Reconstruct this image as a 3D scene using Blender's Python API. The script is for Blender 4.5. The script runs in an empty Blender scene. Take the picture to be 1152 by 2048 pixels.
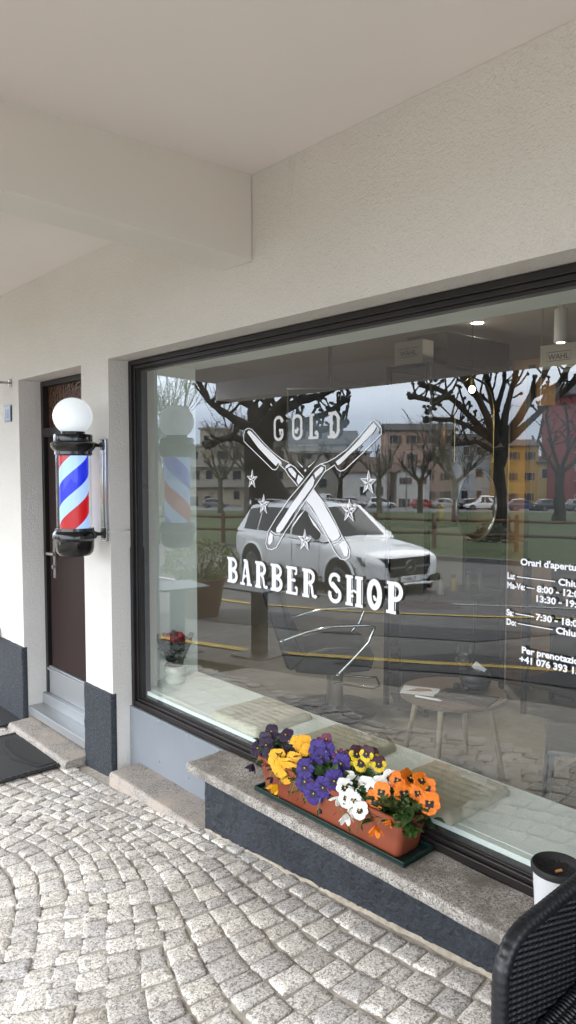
FILLS=[[(-2.526, 1.843), (-2.519, 1.853), (-2.5, 1.848), (-2.411, 1.784), (-2.348, 1.744), (-2.297, 1.712), (-2.29, 1.696), (-2.316, 1.705), (-2.33, 1.692), (-2.372, 1.72), (-2.45, 1.774)], [(-2.268, 1.687), (-2.249, 1.702), (-2.229, 1.699), (-2.238, 1.693), (-2.258, 1.683)], [(-2.096, 1.598), (-2.059, 1.565), (-2.012, 1.509), (-1.96, 1.446), (-1.946, 1.417), (-1.96, 1.404), (-1.987, 1.393), (-2.007, 1.405), (-2.052, 1.46), (-2.102, 1.522), (-2.141, 1.55)], [(-1.931, 1.398), (-1.912, 1.398), (-1.9, 1.358), (-1.907, 1.339), (-1.923, 1.339), (-1.941, 1.368), (-1.954, 1.38)], [(-2.188, 1.656), (-2.157, 1.64), (-2.187, 1.614), (-2.198, 1.63)], [(-2.249, 1.673), (-2.249, 1.684), (-2.228, 1.684), (-2.199, 1.661), (-2.205, 1.64), (-2.224, 1.651)], [(-1.775, 1.851), (-1.763, 1.841), (-1.765, 1.829), (-1.782, 1.811), (-1.837, 1.772), (-1.896, 1.735), (-1.942, 1.702), (-1.96, 1.694), (-1.971, 1.708), (-1.942, 1.724), (-1.896, 1.755), (-1.838, 1.799), (-1.798, 1.835)], [(-2.102, 1.653), (-2.09, 1.633), (-2.099, 1.611), (-2.154, 1.556), (-2.224, 1.488), (-2.286, 1.42), (-2.307, 1.406), (-2.328, 1.407), (-2.327, 1.424), (-2.288, 1.465), (-2.224, 1.535), (-2.163, 1.596), (-2.12, 1.638)], [(-2.366, 1.404), (-2.35, 1.395), (-2.352, 1.366), (-2.371, 1.347), (-2.384, 1.354), (-2.38, 1.381)], [(-2.093, 1.662), (-2.052, 1.689), (-2.037, 1.684), (-2.047, 1.668), (-2.076, 1.648), (-2.084, 1.641)], [(-2.202, 1.716), (-2.158, 1.689), (-2.163, 1.685)], [(-2.08, 1.715), (-2.13, 1.689), (-2.125, 1.685)], [(-2.145, 1.681), (-2.139, 1.674), (-2.145, 1.667), (-2.152, 1.674)], [(-2.142, 1.516), (-2.162, 1.495), (-2.242, 1.415), (-2.189, 1.48)], [(-2.13, 1.497), (-2.085, 1.458), (-2.041, 1.412), (-2.098, 1.453)]]
STROKES=[([(-2.516, 1.862), (-2.54, 1.857), (-2.551, 1.836), (-2.55, 1.805), (-2.491, 1.767), (-2.412, 1.717), (-2.352, 1.678), (-2.33, 1.676), (-2.316, 1.687), (-2.309, 1.701), (-2.268, 1.676)], 0.004), ([(-2.516, 1.862), (-2.491, 1.855), (-2.411, 1.794), (-2.352, 1.754), (-2.288, 1.72), (-2.245, 1.706)], 0.0034), ([(-2.268, 1.676), (-2.263, 1.692), (-2.238, 1.699), (-2.207, 1.687), (-2.153, 1.645)], 0.004), ([(-2.268, 1.676), (-2.247, 1.653), (-2.191, 1.609)], 0.004), ([(-2.099, 1.6), (-2.053, 1.559), (-2.008, 1.518), (-1.972, 1.471), (-1.937, 1.42), (-1.902, 1.38), (-1.892, 1.36), (-1.896, 1.337), (-1.917, 1.324), (-1.944, 1.327), (-1.972, 1.35), (-2.02, 1.411), (-2.086, 1.494), (-2.144, 1.548)], 0.004), ([(-1.988, 1.387), (-1.956, 1.396), (-1.934, 1.416)], 0.0034), ([(-1.981, 1.378), (-1.952, 1.386), (-1.927, 1.407)], 0.0023), ([(-1.771, 1.86), (-1.752, 1.851), (-1.738, 1.831), (-1.737, 1.807), (-1.753, 1.796), (-1.823, 1.744), (-1.923, 1.676), (-1.946, 1.671), (-1.964, 1.681), (-1.976, 1.696), (-2.009, 1.679), (-2.028, 1.67)], 0.004), ([(-1.771, 1.86), (-1.788, 1.854), (-1.838, 1.811), (-1.912, 1.755), (-1.974, 1.723), (-2.021, 1.706), (-2.054, 1.7)], 0.0034), ([(-1.763, 1.841), (-1.746, 1.82)], 0.0023), ([(-2.054, 1.7), (-2.026, 1.691), (-2.026, 1.674), (-2.086, 1.611), (-2.137, 1.557), (-2.198, 1.489), (-2.27, 1.412), (-2.326, 1.34), (-2.359, 1.328), (-2.387, 1.331), (-2.397, 1.353), (-2.383, 1.404), (-2.326, 1.47), (-2.243, 1.554), (-2.154, 1.627), (-2.087, 1.685), (-2.054, 1.7)], 0.004), ([(-2.364, 1.411), (-2.331, 1.397), (-2.3, 1.401)], 0.0034), ([(-2.369, 1.402), (-2.335, 1.386), (-2.309, 1.388)], 0.0023)]
STARS=[((-2.491, 1.633), 0.044), ((-2.411, 1.523), 0.046), ((-2.146, 1.384), 0.047), ((-1.895, 1.517), 0.047), ((-1.797, 1.628), 0.047)]
BLOOMS={'purple': [(-2.234, -0.07, 0.578), (-2.153, -0.059, 0.582), (-2.234, -0.106, 0.552), (-2.233, -0.145, 0.525), (-2.16, -0.144, 0.524), (-2.111, -0.135, 0.529), (-2.195, -0.2, 0.488), (-2.082, -0.113, 0.543), (-2.059, -0.213, 0.481)], 'yellow': [(-2.075, -0.071, 0.57), (-2.003, -0.08, 0.561), (-2.061, -0.169, 0.507), (-2.028, -0.133, 0.529), (-2.031, -0.215, 0.463)], 'violet': [(-1.931, -0.076, 0.561), (-1.927, -0.114, 0.537), (-1.915, -0.178, 0.501), (-1.827, -0.166, 0.506), (-1.835, -0.062, 0.565), (-1.795, -0.133, 0.523), (-1.93, -0.048, 0.578)], 'maroon': [(-1.977, -0.031, 0.592), (-1.879, -0.036, 0.583)], 'bicolor': [(-1.763, -0.031, 0.579), (-1.677, -0.03, 0.602), (-1.787, -0.03, 0.609), (-1.823, -0.033, 0.582), (-1.736, -0.03, 0.623)], 'white': [(-1.767, -0.1, 0.54), (-1.731, -0.11, 0.533), (-1.672, -0.123, 0.525), (-1.711, -0.164, 0.505), (-1.679, -0.162, 0.506), (-1.629, -0.184, 0.495), (-1.74, -0.171, 0.502), (-1.666, -0.215, 0.481), (-1.637, -0.071, 0.551), (-1.621, -0.036, 0.569), (-1.682, -0.097, 0.539)], 'orange': [(-1.537, -0.06, 0.552), (-1.608, -0.129, 0.521), (-1.431, -0.054, 0.55), (-1.584, -0.036, 0.567), (-1.538, -0.03, 0.594), (-1.487, -0.03, 0.603), (-1.492, -0.038, 0.561), (-1.537, -0.206, 0.485), (-1.509, -0.166, 0.502), (-1.554, -0.109, 0.529)]}
TREE_A=[[(0.1, 0.0, 0.901), (-0.06, 1.37, 0.705), (-0.16, 2.55, 0.607), (-0.29, 3.52, 0.587), (-0.45, 4.01, 0.509)], [(-0.29, 3.62, 0.352), (-1.08, 4.01, 0.274), (-1.86, 4.46, 0.215), (-2.41, 4.9, 0.176), (-2.64, 5.44, 0.157), (-2.94, 5.91, 0.157), (-3.27, 6.3, 0.137)], [(-0.49, 3.13, 0.235), (-1.27, 3.41, 0.176), (-1.76, 3.33, 0.157), (-2.25, 3.09, 0.176)], [(-0.45, 3.92, 0.352), (-0.59, 4.66, 0.255), (-1.17, 4.97, 0.215), (-1.86, 4.86, 0.176)], [(-0.29, 3.92, 0.392), (0.49, 4.41, 0.294), (1.27, 4.9, 0.235), (2.06, 5.05, 0.196), (2.45, 5.38, 0.157)], [(0.0, 3.72, 0.352), (1.08, 3.92, 0.235), (2.06, 3.68, 0.176), (3.03, 3.92, 0.157)], [(-0.39, 4.01, 0.313), (0.0, 4.9, 0.235), (-0.1, 5.52, 0.176)], [(0.1, 4.21, 0.274), (0.88, 5.09, 0.215), (1.27, 5.68, 0.176)], [(1.27, 4.01, 0.196), (2.25, 4.31, 0.157), (3.03, 4.9, 0.157)]]
TREE_B=[[(0.04, 0.0, 0.399), (-0.02, 1.3, 0.273), (-0.04, 2.56, 0.252), (-0.08, 3.5, 0.336)], [(-0.21, 3.29, 0.189), (-1.05, 3.71, 0.147), (-1.99, 3.63, 0.168)], [(-0.21, 3.61, 0.21), (-0.94, 4.24, 0.168), (-1.99, 4.7, 0.147), (-2.98, 4.7, 0.168)], [(-0.17, 3.61, 0.294), (-1.05, 4.66, 0.231), (-1.78, 5.5, 0.189), (-2.52, 6.08, 0.168), (-3.15, 6.23, 0.168)], [(-1.99, 5.6, 0.147), (-2.83, 5.5, 0.147), (-3.67, 5.71, 0.168)], [(-2.1, 5.81, 0.147), (-2.94, 5.18, 0.126), (-3.15, 4.91, 0.147)], [(-0.17, 3.71, 0.294), (-1.05, 5.39, 0.231), (-1.78, 6.55, 0.189), (-2.41, 7.13, 0.168)], [(-1.26, 5.71, 0.168), (-1.68, 6.65, 0.147), (-1.99, 7.28, 0.147)], [(-0.08, 3.82, 0.294), (-0.31, 5.29, 0.21), (-0.52, 6.55, 0.189), (-0.73, 7.34, 0.168)], [(-0.04, 3.82, 0.252), (0.21, 5.5, 0.21), (0.46, 6.76, 0.168), (0.63, 7.43, 0.147)], [(0.0, 3.71, 0.294), (0.94, 5.18, 0.231), (1.57, 6.44, 0.189), (1.89, 7.34, 0.168)], [(0.06, 3.61, 0.273), (1.47, 4.87, 0.21), (2.62, 5.92, 0.189), (3.46, 6.65, 0.168)], [(-2.73, 6.23, 0.147), (-3.15, 6.76, 0.147), (-3.4, 6.44, 0.147)], [(1.05, 5.5, 0.168), (2.1, 6.02, 0.147), (2.52, 6.86, 0.147)], [(-0.31, 4.66, 0.168), (0.0, 6.13, 0.147), (-0.04, 7.07, 0.147)]]
TREE_C=[[(0.0, 0.0, 0.47), (0.0, 1.54, 0.302), (-0.03, 3.05, 0.302)], [(-0.03, 2.89, 0.235), (-0.77, 3.89, 0.168), (-1.44, 5.24, 0.134), (-1.11, 6.58, 0.134)], [(-0.03, 3.05, 0.235), (0.4, 4.57, 0.168), (0.23, 6.24, 0.134), (0.0, 7.42, 0.134)], [(0.0, 2.89, 0.235), (1.07, 3.89, 0.201), (2.42, 4.57, 0.168)], [(-0.03, 3.22, 0.201), (-0.44, 4.9, 0.168), (-0.6, 6.91, 0.168), (-0.34, 8.26, 0.134)], [(0.23, 3.89, 0.168), (1.41, 5.57, 0.134), (1.75, 7.25, 0.134)]]
SKYK=34.0
EXPO=1.03
import bpy, bmesh, math, random
from math import pi, sin, cos, radians as R
from mathutils import Vector, Matrix, noise
random.seed(7)
SC = bpy.context.scene
COL = SC.collection

# ------------------------------------------------------------------ helpers
class MB:
    """collects shapes, then builds ONE mesh object"""
    def __init__(s): s.v=[]; s.f=[]; s.mi=[]; s.m=0
    def add(s, vs, fs, mi=None):
        o=len(s.v); s.v += [tuple(p) for p in vs]
        for f in fs: s.f.append([o+i for i in f]); s.mi.append(s.m if mi is None else mi)
        return s
    def box(s, x0,x1,y0,y1,z0,z1, mi=None, M=None):
        vs=[(x,y,z) for z in (z0,z1) for y in (y0,y1) for x in (x0,x1)]
        if M is not None: vs=[tuple(M@Vector(p)) for p in vs]
        return s.add(vs,[(0,2,3,1),(4,5,7,6),(0,1,5,4),(2,6,7,3),(0,4,6,2),(1,3,7,5)],mi)
    def poly(s, pts, y, mi=None):           # flat polygon in the plane of the wall, facing the street
        ar=sum(pts[i][0]*pts[(i+1)%len(pts)][1]-pts[(i+1)%len(pts)][0]*pts[i][1] for i in range(len(pts)))
        if ar<0: pts=pts[::-1]
        return s.add([(p[0],y,p[1]) for p in pts],[tuple(range(len(pts)))],mi)
    def ribbon(s, pts, w, y, closed=False, taper=False):
        n=len(pts); L=[];Rr=[]
        for i in range(n):
            a=Vector(pts[max(i-1,0)] if not closed else pts[i-1]); b=Vector(pts[min(i+1,n-1)] if not closed else pts[(i+1)%n])
            t=(b-a); t.normalize(); nn=Vector((-t.y,t.x))
            ww=w/2*(1 if not taper else max(.15,sin(pi*(i+.3)/(n-.4))))
            p=Vector(pts[i]); L.append(p+nn*ww); Rr.append(p-nn*ww)
        vs=[(p.x,y,p.y) for p in L]+[(p.x,y,p.y) for p in Rr]
        fs=[(i,i+n,i+1+n,i+1) for i in range(n-1)]
        if closed: fs.append((n-1,2*n-1,n,0))
        return s.add(vs,fs)
    def prism(s, pts, z0, z1, M=None, mi=None):      # pts in xy, extruded along z
        ar=sum(pts[i][0]*pts[(i+1)%len(pts)][1]-pts[(i+1)%len(pts)][0]*pts[i][1] for i in range(len(pts)))
        if ar<0: pts=pts[::-1]
        n=len(pts); vs=[(p[0],p[1],z0) for p in pts]+[(p[0],p[1],z1) for p in pts]
        if M is not None: vs=[tuple(M@Vector(p)) for p in vs]
        fs=[tuple(range(n-1,-1,-1)),tuple(range(n,2*n))]+[(i,(i+1)%n,n+(i+1)%n,n+i) for i in range(n)]
        return s.add(vs,fs,mi)
    def lathe(s, prof, c=(0,0,0), n=32, mi=None, M=None, caps=True):   # prof: (r,z)
        vs=[];fs=[]
        for r,z in prof:
            for k in range(n):
                a=2*pi*k/n; vs.append((c[0]+r*cos(a),c[1]+r*sin(a),c[2]+z))
        m=len(prof)
        for j in range(m-1):
            for k in range(n):
                k2=(k+1)%n; fs.append((j*n+k,j*n+k2,(j+1)*n+k2,(j+1)*n+k))
        if caps:
            if prof[0][0]>1e-5: fs.append(tuple(range(n-1,-1,-1)))
            if prof[-1][0]>1e-5: fs.append(tuple((m-1)*n+k for k in range(n)))
        if M is not None: vs=[tuple(M@Vector(p)) for p in vs]
        return s.add(vs,fs,mi)
    def tube(s, pts, r, n=8, mi=None, caps=True, jit=0):
        pts=[Vector(p) for p in pts]; N=len(pts)
        rr=r if isinstance(r,(list,tuple)) else [r]*N
        up=Vector((0,0,1)); vs=[];fs=[]
        prev=None
        for i in range(N):
            t=(pts[min(i+1,N-1)]-pts[max(i-1,0)])
            if t.length<1e-9: t=Vector((0,0,1))
            t.normalize()
            if prev is None:
                a=t.cross(up) if abs(t.z)<.95 else t.cross(Vector((1,0,0)))
            else: a=prev-t*prev.dot(t)
            if a.length<1e-6: a=t.orthogonal()
            a.normalize(); prev=a; b=t.cross(a)
            for k in range(n):
                q=2*pi*k/n; j=1+random.uniform(-jit,jit) if jit else 1
                vs.append(pts[i]+(a*cos(q)+b*sin(q))*rr[i]*j)
        for j in range(N-1):
            for k in range(n):
                k2=(k+1)%n; fs.append((j*n+k,j*n+k2,(j+1)*n+k2,(j+1)*n+k))
        if caps: fs += [tuple(range(n-1,-1,-1)),tuple((N-1)*n+k for k in range(n))]
        return s.add(vs,fs,mi)
    def ball(s, c, r, sz=1, nu=10, nv=7, jit=0, mi=None, sy=1):
        prof=[]; vs=[];fs=[]
        vs.append((c[0],c[1],c[2]-r*sz))
        for j in range(1,nv):
            a=-pi/2+pi*j/nv
            for k in range(nu):
                q=2*pi*k/nu; jj=1+random.uniform(-jit,jit)
                vs.append((c[0]+r*jj*cos(a)*cos(q),c[1]+sy*r*jj*cos(a)*sin(q),c[2]+r*sz*jj*sin(a)))
        vs.append((c[0],c[1],c[2]+r*sz)); T=len(vs)-1
        for k in range(nu):
            k2=(k+1)%nu; fs.append((0,1+k2,1+k)); fs.append((T,1+(nv-2)*nu+k,1+(nv-2)*nu+k2))
            for j in range(nv-2): fs.append((1+j*nu+k,1+j*nu+k2,1+(j+1)*nu+k2,1+(j+1)*nu+k))
        return s.add(vs,fs,mi)
    def build(s, name, mats, parent=None, bevel=0, smooth=None, loc=None, seg=2, subsurf=0):
        me=bpy.data.meshes.new(name); me.from_pydata(s.v,[],s.f)
        for m in (mats if isinstance(mats,(list,tuple)) else [mats]): me.materials.append(m)
        me.polygons.foreach_set('material_index',s.mi)
        if smooth is not None:
            me.polygons.foreach_set('use_smooth',[True]*len(s.f)); me.update()
            if smooth<180: me.set_sharp_from_angle(angle=R(smooth))
        me.update()
        o=bpy.data.objects.new(name,me); COL.objects.link(o)
        if bevel:
            b=o.modifiers.new('b','BEVEL'); b.width=bevel; b.segments=seg; b.limit_method='ANGLE'; b.angle_limit=R(40)
        if subsurf:
            b=o.modifiers.new('s','SUBSURF'); b.levels=subsurf; b.render_levels=subsurf
        if parent is not None: o.parent=parent
        if loc is not None: o.location=loc
        return o
def tag(o,label=None,cat=None,group=None,kind=None):
    if label: o['label']=label
    if cat: o['category']=cat
    if group: o['group']=group
    if kind: o['kind']=kind
    return o
def thing(name,label,cat,loc=(0,0,0),rz=0,group=None):
    o=bpy.data.objects.new(name,None); COL.objects.link(o); o.location=loc; o.rotation_euler=(0,0,rz)
    o.empty_display_size=.1
    return tag(o,label,cat,group)
def copy_tree(o,parent=None):
    c=o.copy(); COL.objects.link(c)
    if parent is not None: c.parent=parent
    for ch in list(o.children): copy_tree(ch,c)
    return c
def arc(cx,cy,rx,ry,a0,a1,n=12):
    return [(cx+rx*cos(R(a0+(a1-a0)*i/n)),cy+ry*sin(R(a0+(a1-a0)*i/n))) for i in range(n+1)]
def text_mesh(txt,size,weight=0,font_scale=1.0,spacing=1.0):
    cu=bpy.data.curves.new('t','FONT'); cu.body=txt; cu.size=size; cu.offset=weight; cu.space_character=spacing; cu.resolution_u=3
    o=bpy.data.objects.new('t',cu); COL.objects.link(o)
    dg=bpy.context.evaluated_depsgraph_get(); e=o.evaluated_get(dg); me=e.to_mesh()
    vs=[(v.co.x*font_scale,v.co.y) for v in me.vertices]; fs=[tuple(p.vertices) for p in me.polygons]
    e.to_mesh_clear(); bpy.data.objects.remove(o); bpy.data.curves.remove(cu)
    return vs,fs
def put_text(mb,txt,size,x,z,y,weight=0,mi=None,xs=1.0,right=None,M=None,spacing=1.0):
    vs,fs=text_mesh(txt,size,weight,xs,spacing)
    if right is not None:
        w=max(v[0] for v in vs); x=right-w
    P=[(x+v[0],y,z+v[1]) for v in vs]
    if M is not None: P=[tuple(M@Vector(p)) for p in P]
    mb.add(P,fs,mi)
    return x+max(v[0] for v in vs)

# ------------------------------------------------------------------ materials
def mat(name,col=(.5,.5,.5),rough=.6,metal=0,spec=None,coat=0):
    m=bpy.data.materials.new(name); m.use_nodes=True; nt=m.node_tree
    b=nt.nodes['Principled BSDF']; b.inputs['Base Color'].default_value=(*col,1)
    b.inputs['Roughness'].default_value=rough; b.inputs['Metallic'].default_value=metal
    if spec is not None: b.inputs['Specular IOR Level'].default_value=spec
    if coat: b.inputs['Coat Weight'].default_value=coat; b.inputs['Coat Roughness'].default_value=.05
    return m
def N(m,t,**k):
    n=m.node_tree.nodes.new(t)
    for a,v in k.items():
        if a in n.inputs.keys(): n.inputs[a].default_value=v
        else: setattr(n,a,v)
    return n
def Lk(m,a,b): m.node_tree.links.new(a,b)
def coord(m,kind='Object',scale=None):
    c=N(m,'ShaderNodeTexCoord'); o=c.outputs[kind]
    if scale:
        mp=N(m,'ShaderNodeMapping'); mp.inputs['Scale'].default_value=scale; Lk(m,o,mp.inputs['Vector']); o=mp.outputs[0]
    return o
def bsdf(m): return m.node_tree.nodes['Principled BSDF']
def noise_tex(m,vec,scale,detail=4,rough=.55,dist=0):
    n=N(m,'ShaderNodeTexNoise'); n.inputs['Scale'].default_value=scale; n.inputs['Detail'].default_value=detail
    n.inputs['Roughness'].default_value=rough; n.inputs['Distortion'].default_value=dist; Lk(m,vec,n.inputs['Vector']); return n.outputs['Fac']
def ramp(m,fac,stops,interp='LINEAR'):
    r=N(m,'ShaderNodeValToRGB'); cr=r.color_ramp; cr.interpolation=interp
    while len(cr.elements)<len(stops): cr.elements.new(.5)
    for e,(p,c) in zip(cr.elements,stops): e.position=p; e.color=(*c,1) if len(c)==3 else c
    Lk(m,fac,r.inputs['Fac']); return r.outputs['Color']
def bump(m,h,strength=.5,dist=.003,prev=None):
    b=N(m,'ShaderNodeBump'); b.inputs['Strength'].default_value=strength; b.inputs['Distance'].default_value=dist
    Lk(m,h,b.inputs['Height'])
    if prev is not None: Lk(m,prev,b.inputs['Normal'])
    return b.outputs['Normal']
def mixc(m,f,a,b,mode='MIX'):
    x=N(m,'ShaderNodeMix',data_type='RGBA',blend_type=mode)
    for s,v in ((x.inputs['Factor'],f),(x.inputs['A'],a),(x.inputs['B'],b)):
        pass
    i=[q for q in x.inputs if q.enabled] 
    fi,ai,bi=x.inputs[0],x.inputs[6],x.inputs[7]
    for s,v in ((fi,f),(ai,a),(bi,b)):
        if hasattr(v,'is_output'): Lk(m,v,s)
        elif isinstance(v,(int,float)): s.default_value=v
        else: s.default_value=(*v,1)
    return x.outputs[2]
def vmath(m,op,a,b=None):
    n=N(m,'ShaderNodeMath',operation=op)
    for i,v in enumerate((a,b)):
        if v is None: continue
        if hasattr(v,'is_output'): Lk(m,v,n.inputs[i])
        else: n.inputs[i].default_value=v
    return n.outputs[0]
def textured(name,c1,c2,scale,rough=.8,bscale=None,bstr=.4,bdist=.003,detail=4,metal=0,dist=0,lo=.35,hi=.65,spec=None):
    m=mat(name,c1,rough,metal,spec); v=coord(m)
    f=noise_tex(m,v,scale,detail,dist=dist); Lk(m,ramp(m,f,[(lo,c1),(hi,c2)]),bsdf(m).inputs['Base Color'])
    if bscale: Lk(m,bump(m,noise_tex(m,v,bscale,3),bstr,bdist),bsdf(m).inputs['Normal'])
    return m
M={}
# stucco
def stucco(name,col,amount=.6,sc=75):
    m=mat(name,col,.92); v=coord(m)
    n1=noise_tex(m,v,sc,2.5,.5,1.2); n2=noise_tex(m,v,sc*3.1,2,.5,.5)
    h=vmath(m,'ADD',vmath(m,'MULTIPLY',n1,1.0),vmath(m,'MULTIPLY',n2,.3))
    Lk(m,bump(m,h,amount,.006),bsdf(m).inputs['Normal'])
    big=noise_tex(m,v,1.3,5,.6); 
    c=ramp(m,big,[(.3,tuple(x*.92 for x in col)),(.7,col)])
    st=noise_tex(m,coord(m,'Object',(3,3,.45)),1.7,7,.7,.6); c=mixc(m,ramp(m,st,[(.60,(0,0,0)),(.78,(.30,.30,.30))]),c,(.62,.58,.53),'MULTIPLY')
    dust=noise_tex(m,v,420,1); c=mixc(m,ramp(m,dust,[(.24,(1,1,1)),(.27,(0,0,0))]),c,(.25,.22,.2))
    Lk(m,c,bsdf(m).inputs['Base Color'])
    return m
M['stucco']=stucco('rough_white_render',(.80,.772,.735),.95,85)
def smoothpaint(name,col):
    m=mat(name,col,.85); v=coord(m)
    Lk(m,bump(m,noise_tex(m,v,160,3),.12,.002),bsdf(m).inputs['Normal'])
    c=ramp(m,noise_tex(m,v,.9,5,.6),[(.3,tuple(x*.94 for x in col)),(.7,col)])
    vor=N(m,'ShaderNodeTexVoronoi'); vor.inputs['Scale'].default_value=4.2; Lk(m,v,vor.inputs['Vector'])
    c=mixc(m,ramp(m,vor.outputs['Distance'],[(.012,(1,1,1)),(.018,(0,0,0))]),c,(.12,.1,.09))
    Lk(m,c,bsdf(m).inputs['Base Color']); return m
M['ceil']=smoothpaint('canopy_paint',(.82,.77,.745))
M['ceil2']=smoothpaint('beam_paint',(.73,.70,.655))
# dark blue grey plinth paint
m=mat('plinth_paint',(.05,.06,.075),.62); v=coord(m)
h=noise_tex(m,v,38,6,.62,.8); Lk(m,bump(m,h,1,.022),bsdf(m).inputs['Normal'])
Lk(m,ramp(m,noise_tex(m,v,9,6,.65),[(.3,(.014,.018,.026)),(.62,(.030,.036,.048)),(.8,(.055,.065,.08))]),bsdf(m).inputs['Base Color']); M['plinth']=m
m=mat('plinth_dash',(.05,.06,.075),.75); v=coord(m)
h=noise_tex(m,v,95,5,.7,.4); Lk(m,bump(m,h,1,.008),bsdf(m).inputs['Normal'])
Lk(m,ramp(m,h,[(.38,(.012,.015,.022)),(.55,(.03,.036,.046)),(.72,(.11,.125,.145))]),bsdf(m).inputs['Base Color']); M['plinth2']=m
# granite
def granite(name,base,dark,light,sc=260,island=False,stain=None,rgh=.75):
    m=mat(name,base,rgh); v=coord(m)
    n1=noise_tex(m,v,sc,2,.7); n2=noise_tex(m,v,sc*.45,3,.7)
    vor=N(m,'ShaderNodeTexVoronoi'); vor.inputs['Scale'].default_value=sc*.8; Lk(m,v,vor.inputs['Vector'])
    c=ramp(m,n1,[(.36,dark),(.47,base),(.60,light)])
    c=mixc(m,ramp(m,n2,[(.40,(1,1,1)),(.47,(0,0,0))]),c,dark)
    c=mixc(m,ramp(m,vor.outputs['Color'],[(.75,(0,0,0)),(.8,(1,1,1))]),c,light)
    if island:
        g=N(m,'ShaderNodeNewGeometry'); 
        hsv=ramp(m,g.outputs['Random Per Island'],[(0,(.70,.70,.72)),(.2,(.96,.94,.90)),(.45,(.80,.79,.80)),(.7,(1.0,.985,.96)),(1,(1.14,1.12,1.09))])
        c=mixc(m,1.0,c,hsv,'MULTIPLY')
        c=mixc(m,ramp(m,noise_tex(m,v,2.2,5,.6),[(.35,(.0,.0,.0)),(.75,(.5,.5,.5))]),c,(.42,.37,.31),'MULTIPLY')
    if stain:
        c=mixc(m,ramp(m,noise_tex(m,v,7,6,.65),[(.42,(0,0,0)),(.66,(1,1,1))]),c,stain)
    Lk(m,c,bsdf(m).inputs['Base Color'])
    h=vmath(m,'ADD',noise_tex(m,v,sc*.5,3,.7),vmath(m,'MULTIPLY',noise_tex(m,v,22,4),1.6))
    Lk(m,bump(m,h,.42,.003),bsdf(m).inputs['Normal']); return m
M['sett']=granite('granite_setts',(.60,.58,.555),(.27,.265,.265),(.82,.80,.77),200,True)
M['sill']=granite('granite_sill',(.33,.30,.27),(.12,.11,.10),(.50,.47,.44),240,False,(.15,.135,.115))
M['step']=granite('granite_step',(.275,.25,.23),(.12,.11,.10),(.41,.385,.36),230,False,(.40,.34,.29))
M['mortar']=textured('joint_sand',(.30,.275,.24),(.46,.42,.37),30,.95,120,.6,.004,6)
M['sandedge']=textured('mortar_edge',(.30,.26,.21),(.42,.37,.30),40,.95,90,.6,.005,6)
M['frame']=textured('brown_frame_paint',(.0085,.0060,.0058),(.013,.009,.0088),6,.42,None)
M['door']=textured('brown_door_paint',(.022,.010,.0095),(.026,.0125,.0115),2,.6,300,.05,.001,spec=.22)
M['panel']=textured('blue_grey_sheet',(.22,.245,.275),(.26,.285,.32),1.5,.4,None,metal=.15)
M['alu']=mat('brushed_aluminium',(.40,.42,.44),.42,.7)
M['chrome']=mat('chrome',(.45,.45,.46),.10,1)
M['steel']=mat('satin_steel',(.55,.54,.52),.3,1)
M['black']=mat('black_gloss',(.005,.005,.0055),.16,coat=.15)
M['blackm']=mat('black_matt',(.012,.012,.014),.5)
M['rubber']=textured('black_rubber',(.010,.010,.012),(.018,.018,.02),40,.7,150,.5,.002)
M['rubber2']=mat('rubber_relief',(.03,.03,.033),.55)
M['vinyl']=mat('white_vinyl',(.86,.87,.92),.45)
M['white']=mat('white_paint',(.8,.8,.8),.4)
def emis(name,col,e,strength,rough=.3):
    m=mat(name,col,rough); bsdf(m).inputs['Emission Color'].default_value=(*e,1); bsdf(m).inputs['Emission Strength'].default_value=strength; return m
M['globe']=emis('opal_globe',(.82,.86,.88),(.85,.93,1),.24,.07)
M['s_white']=emis('stripe_white',(.35,.5,.75),(.42,.62,1),.42)
M['s_blue']=emis('stripe_blue',(.006,.02,.45),(.002,.012,.6),.5)
M['s_red']=emis('stripe_red',(.35,.006,.012),(.5,.003,.006),.45)
# window glass: thin sheet, see-through with angle dependent mirror reflection
def glass(name,tint,ior,maxi=1.0,rough=0):
    m=bpy.data.materials.new(name); m.use_nodes=True; nt=m.node_tree; nt.nodes.clear()
    out=N(m,'ShaderNodeOutputMaterial'); tr=N(m,'ShaderNodeBsdfTransparent'); gl=N(m,'ShaderNodeBsdfGlossy'); fr=N(m,'ShaderNodeFresnel'); mx=N(m,'ShaderNodeMixShader')
    tr.inputs['Color'].default_value=(*tint,1); gl.inputs['Roughness'].default_value=rough; gl.inputs['Color'].default_value=(.93,.96,1,1); 
    g_=N(m,'ShaderNodeNewGeometry'); mr=N(m,'ShaderNodeMapRange'); mr.inputs['To Min'].default_value=ior; mr.inputs['To Max'].default_value=1/ior; Lk(m,g_.outputs['Backfacing'],mr.inputs['Value']); Lk(m,mr.outputs[0],fr.inputs['IOR'])
    Lk(m,fr.outputs[0],mx.inputs[0]); Lk(m,tr.outputs[0],mx.inputs[1]); Lk(m,gl.outputs[0],mx.inputs[2]); Lk(m,mx.outputs[0],out.inputs[0]); return m
M['glass']=glass('double_glazing',(.95,.99,.97),2.1)
M['inner_glass']=glass('glass_back_face',(1,1,1),1.0001)
M['clear']=glass('clear_plastic',(.9,.92,.93),1.45)
m=mat('hammered_brown_glass',(.10,.05,.03),.12); v=coord(m)
vor=N(m,'ShaderNodeTexVoronoi',feature='SMOOTH_F1'); vor.inputs['Scale'].default_value=55; Lk(m,v,vor.inputs['Vector'])
Lk(m,bump(m,vor.outputs['Distance'],1,.012),bsdf(m).inputs['Normal']); M['hammer']=m
M['niche']=textured('pale_niche_paint',(.76,.82,.79),(.82,.88,.85),3,.8,60,.3,.003)
m=mat('pale_shelf_laminate',(.90,.95,.93),.55); v=coord(m)
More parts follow.
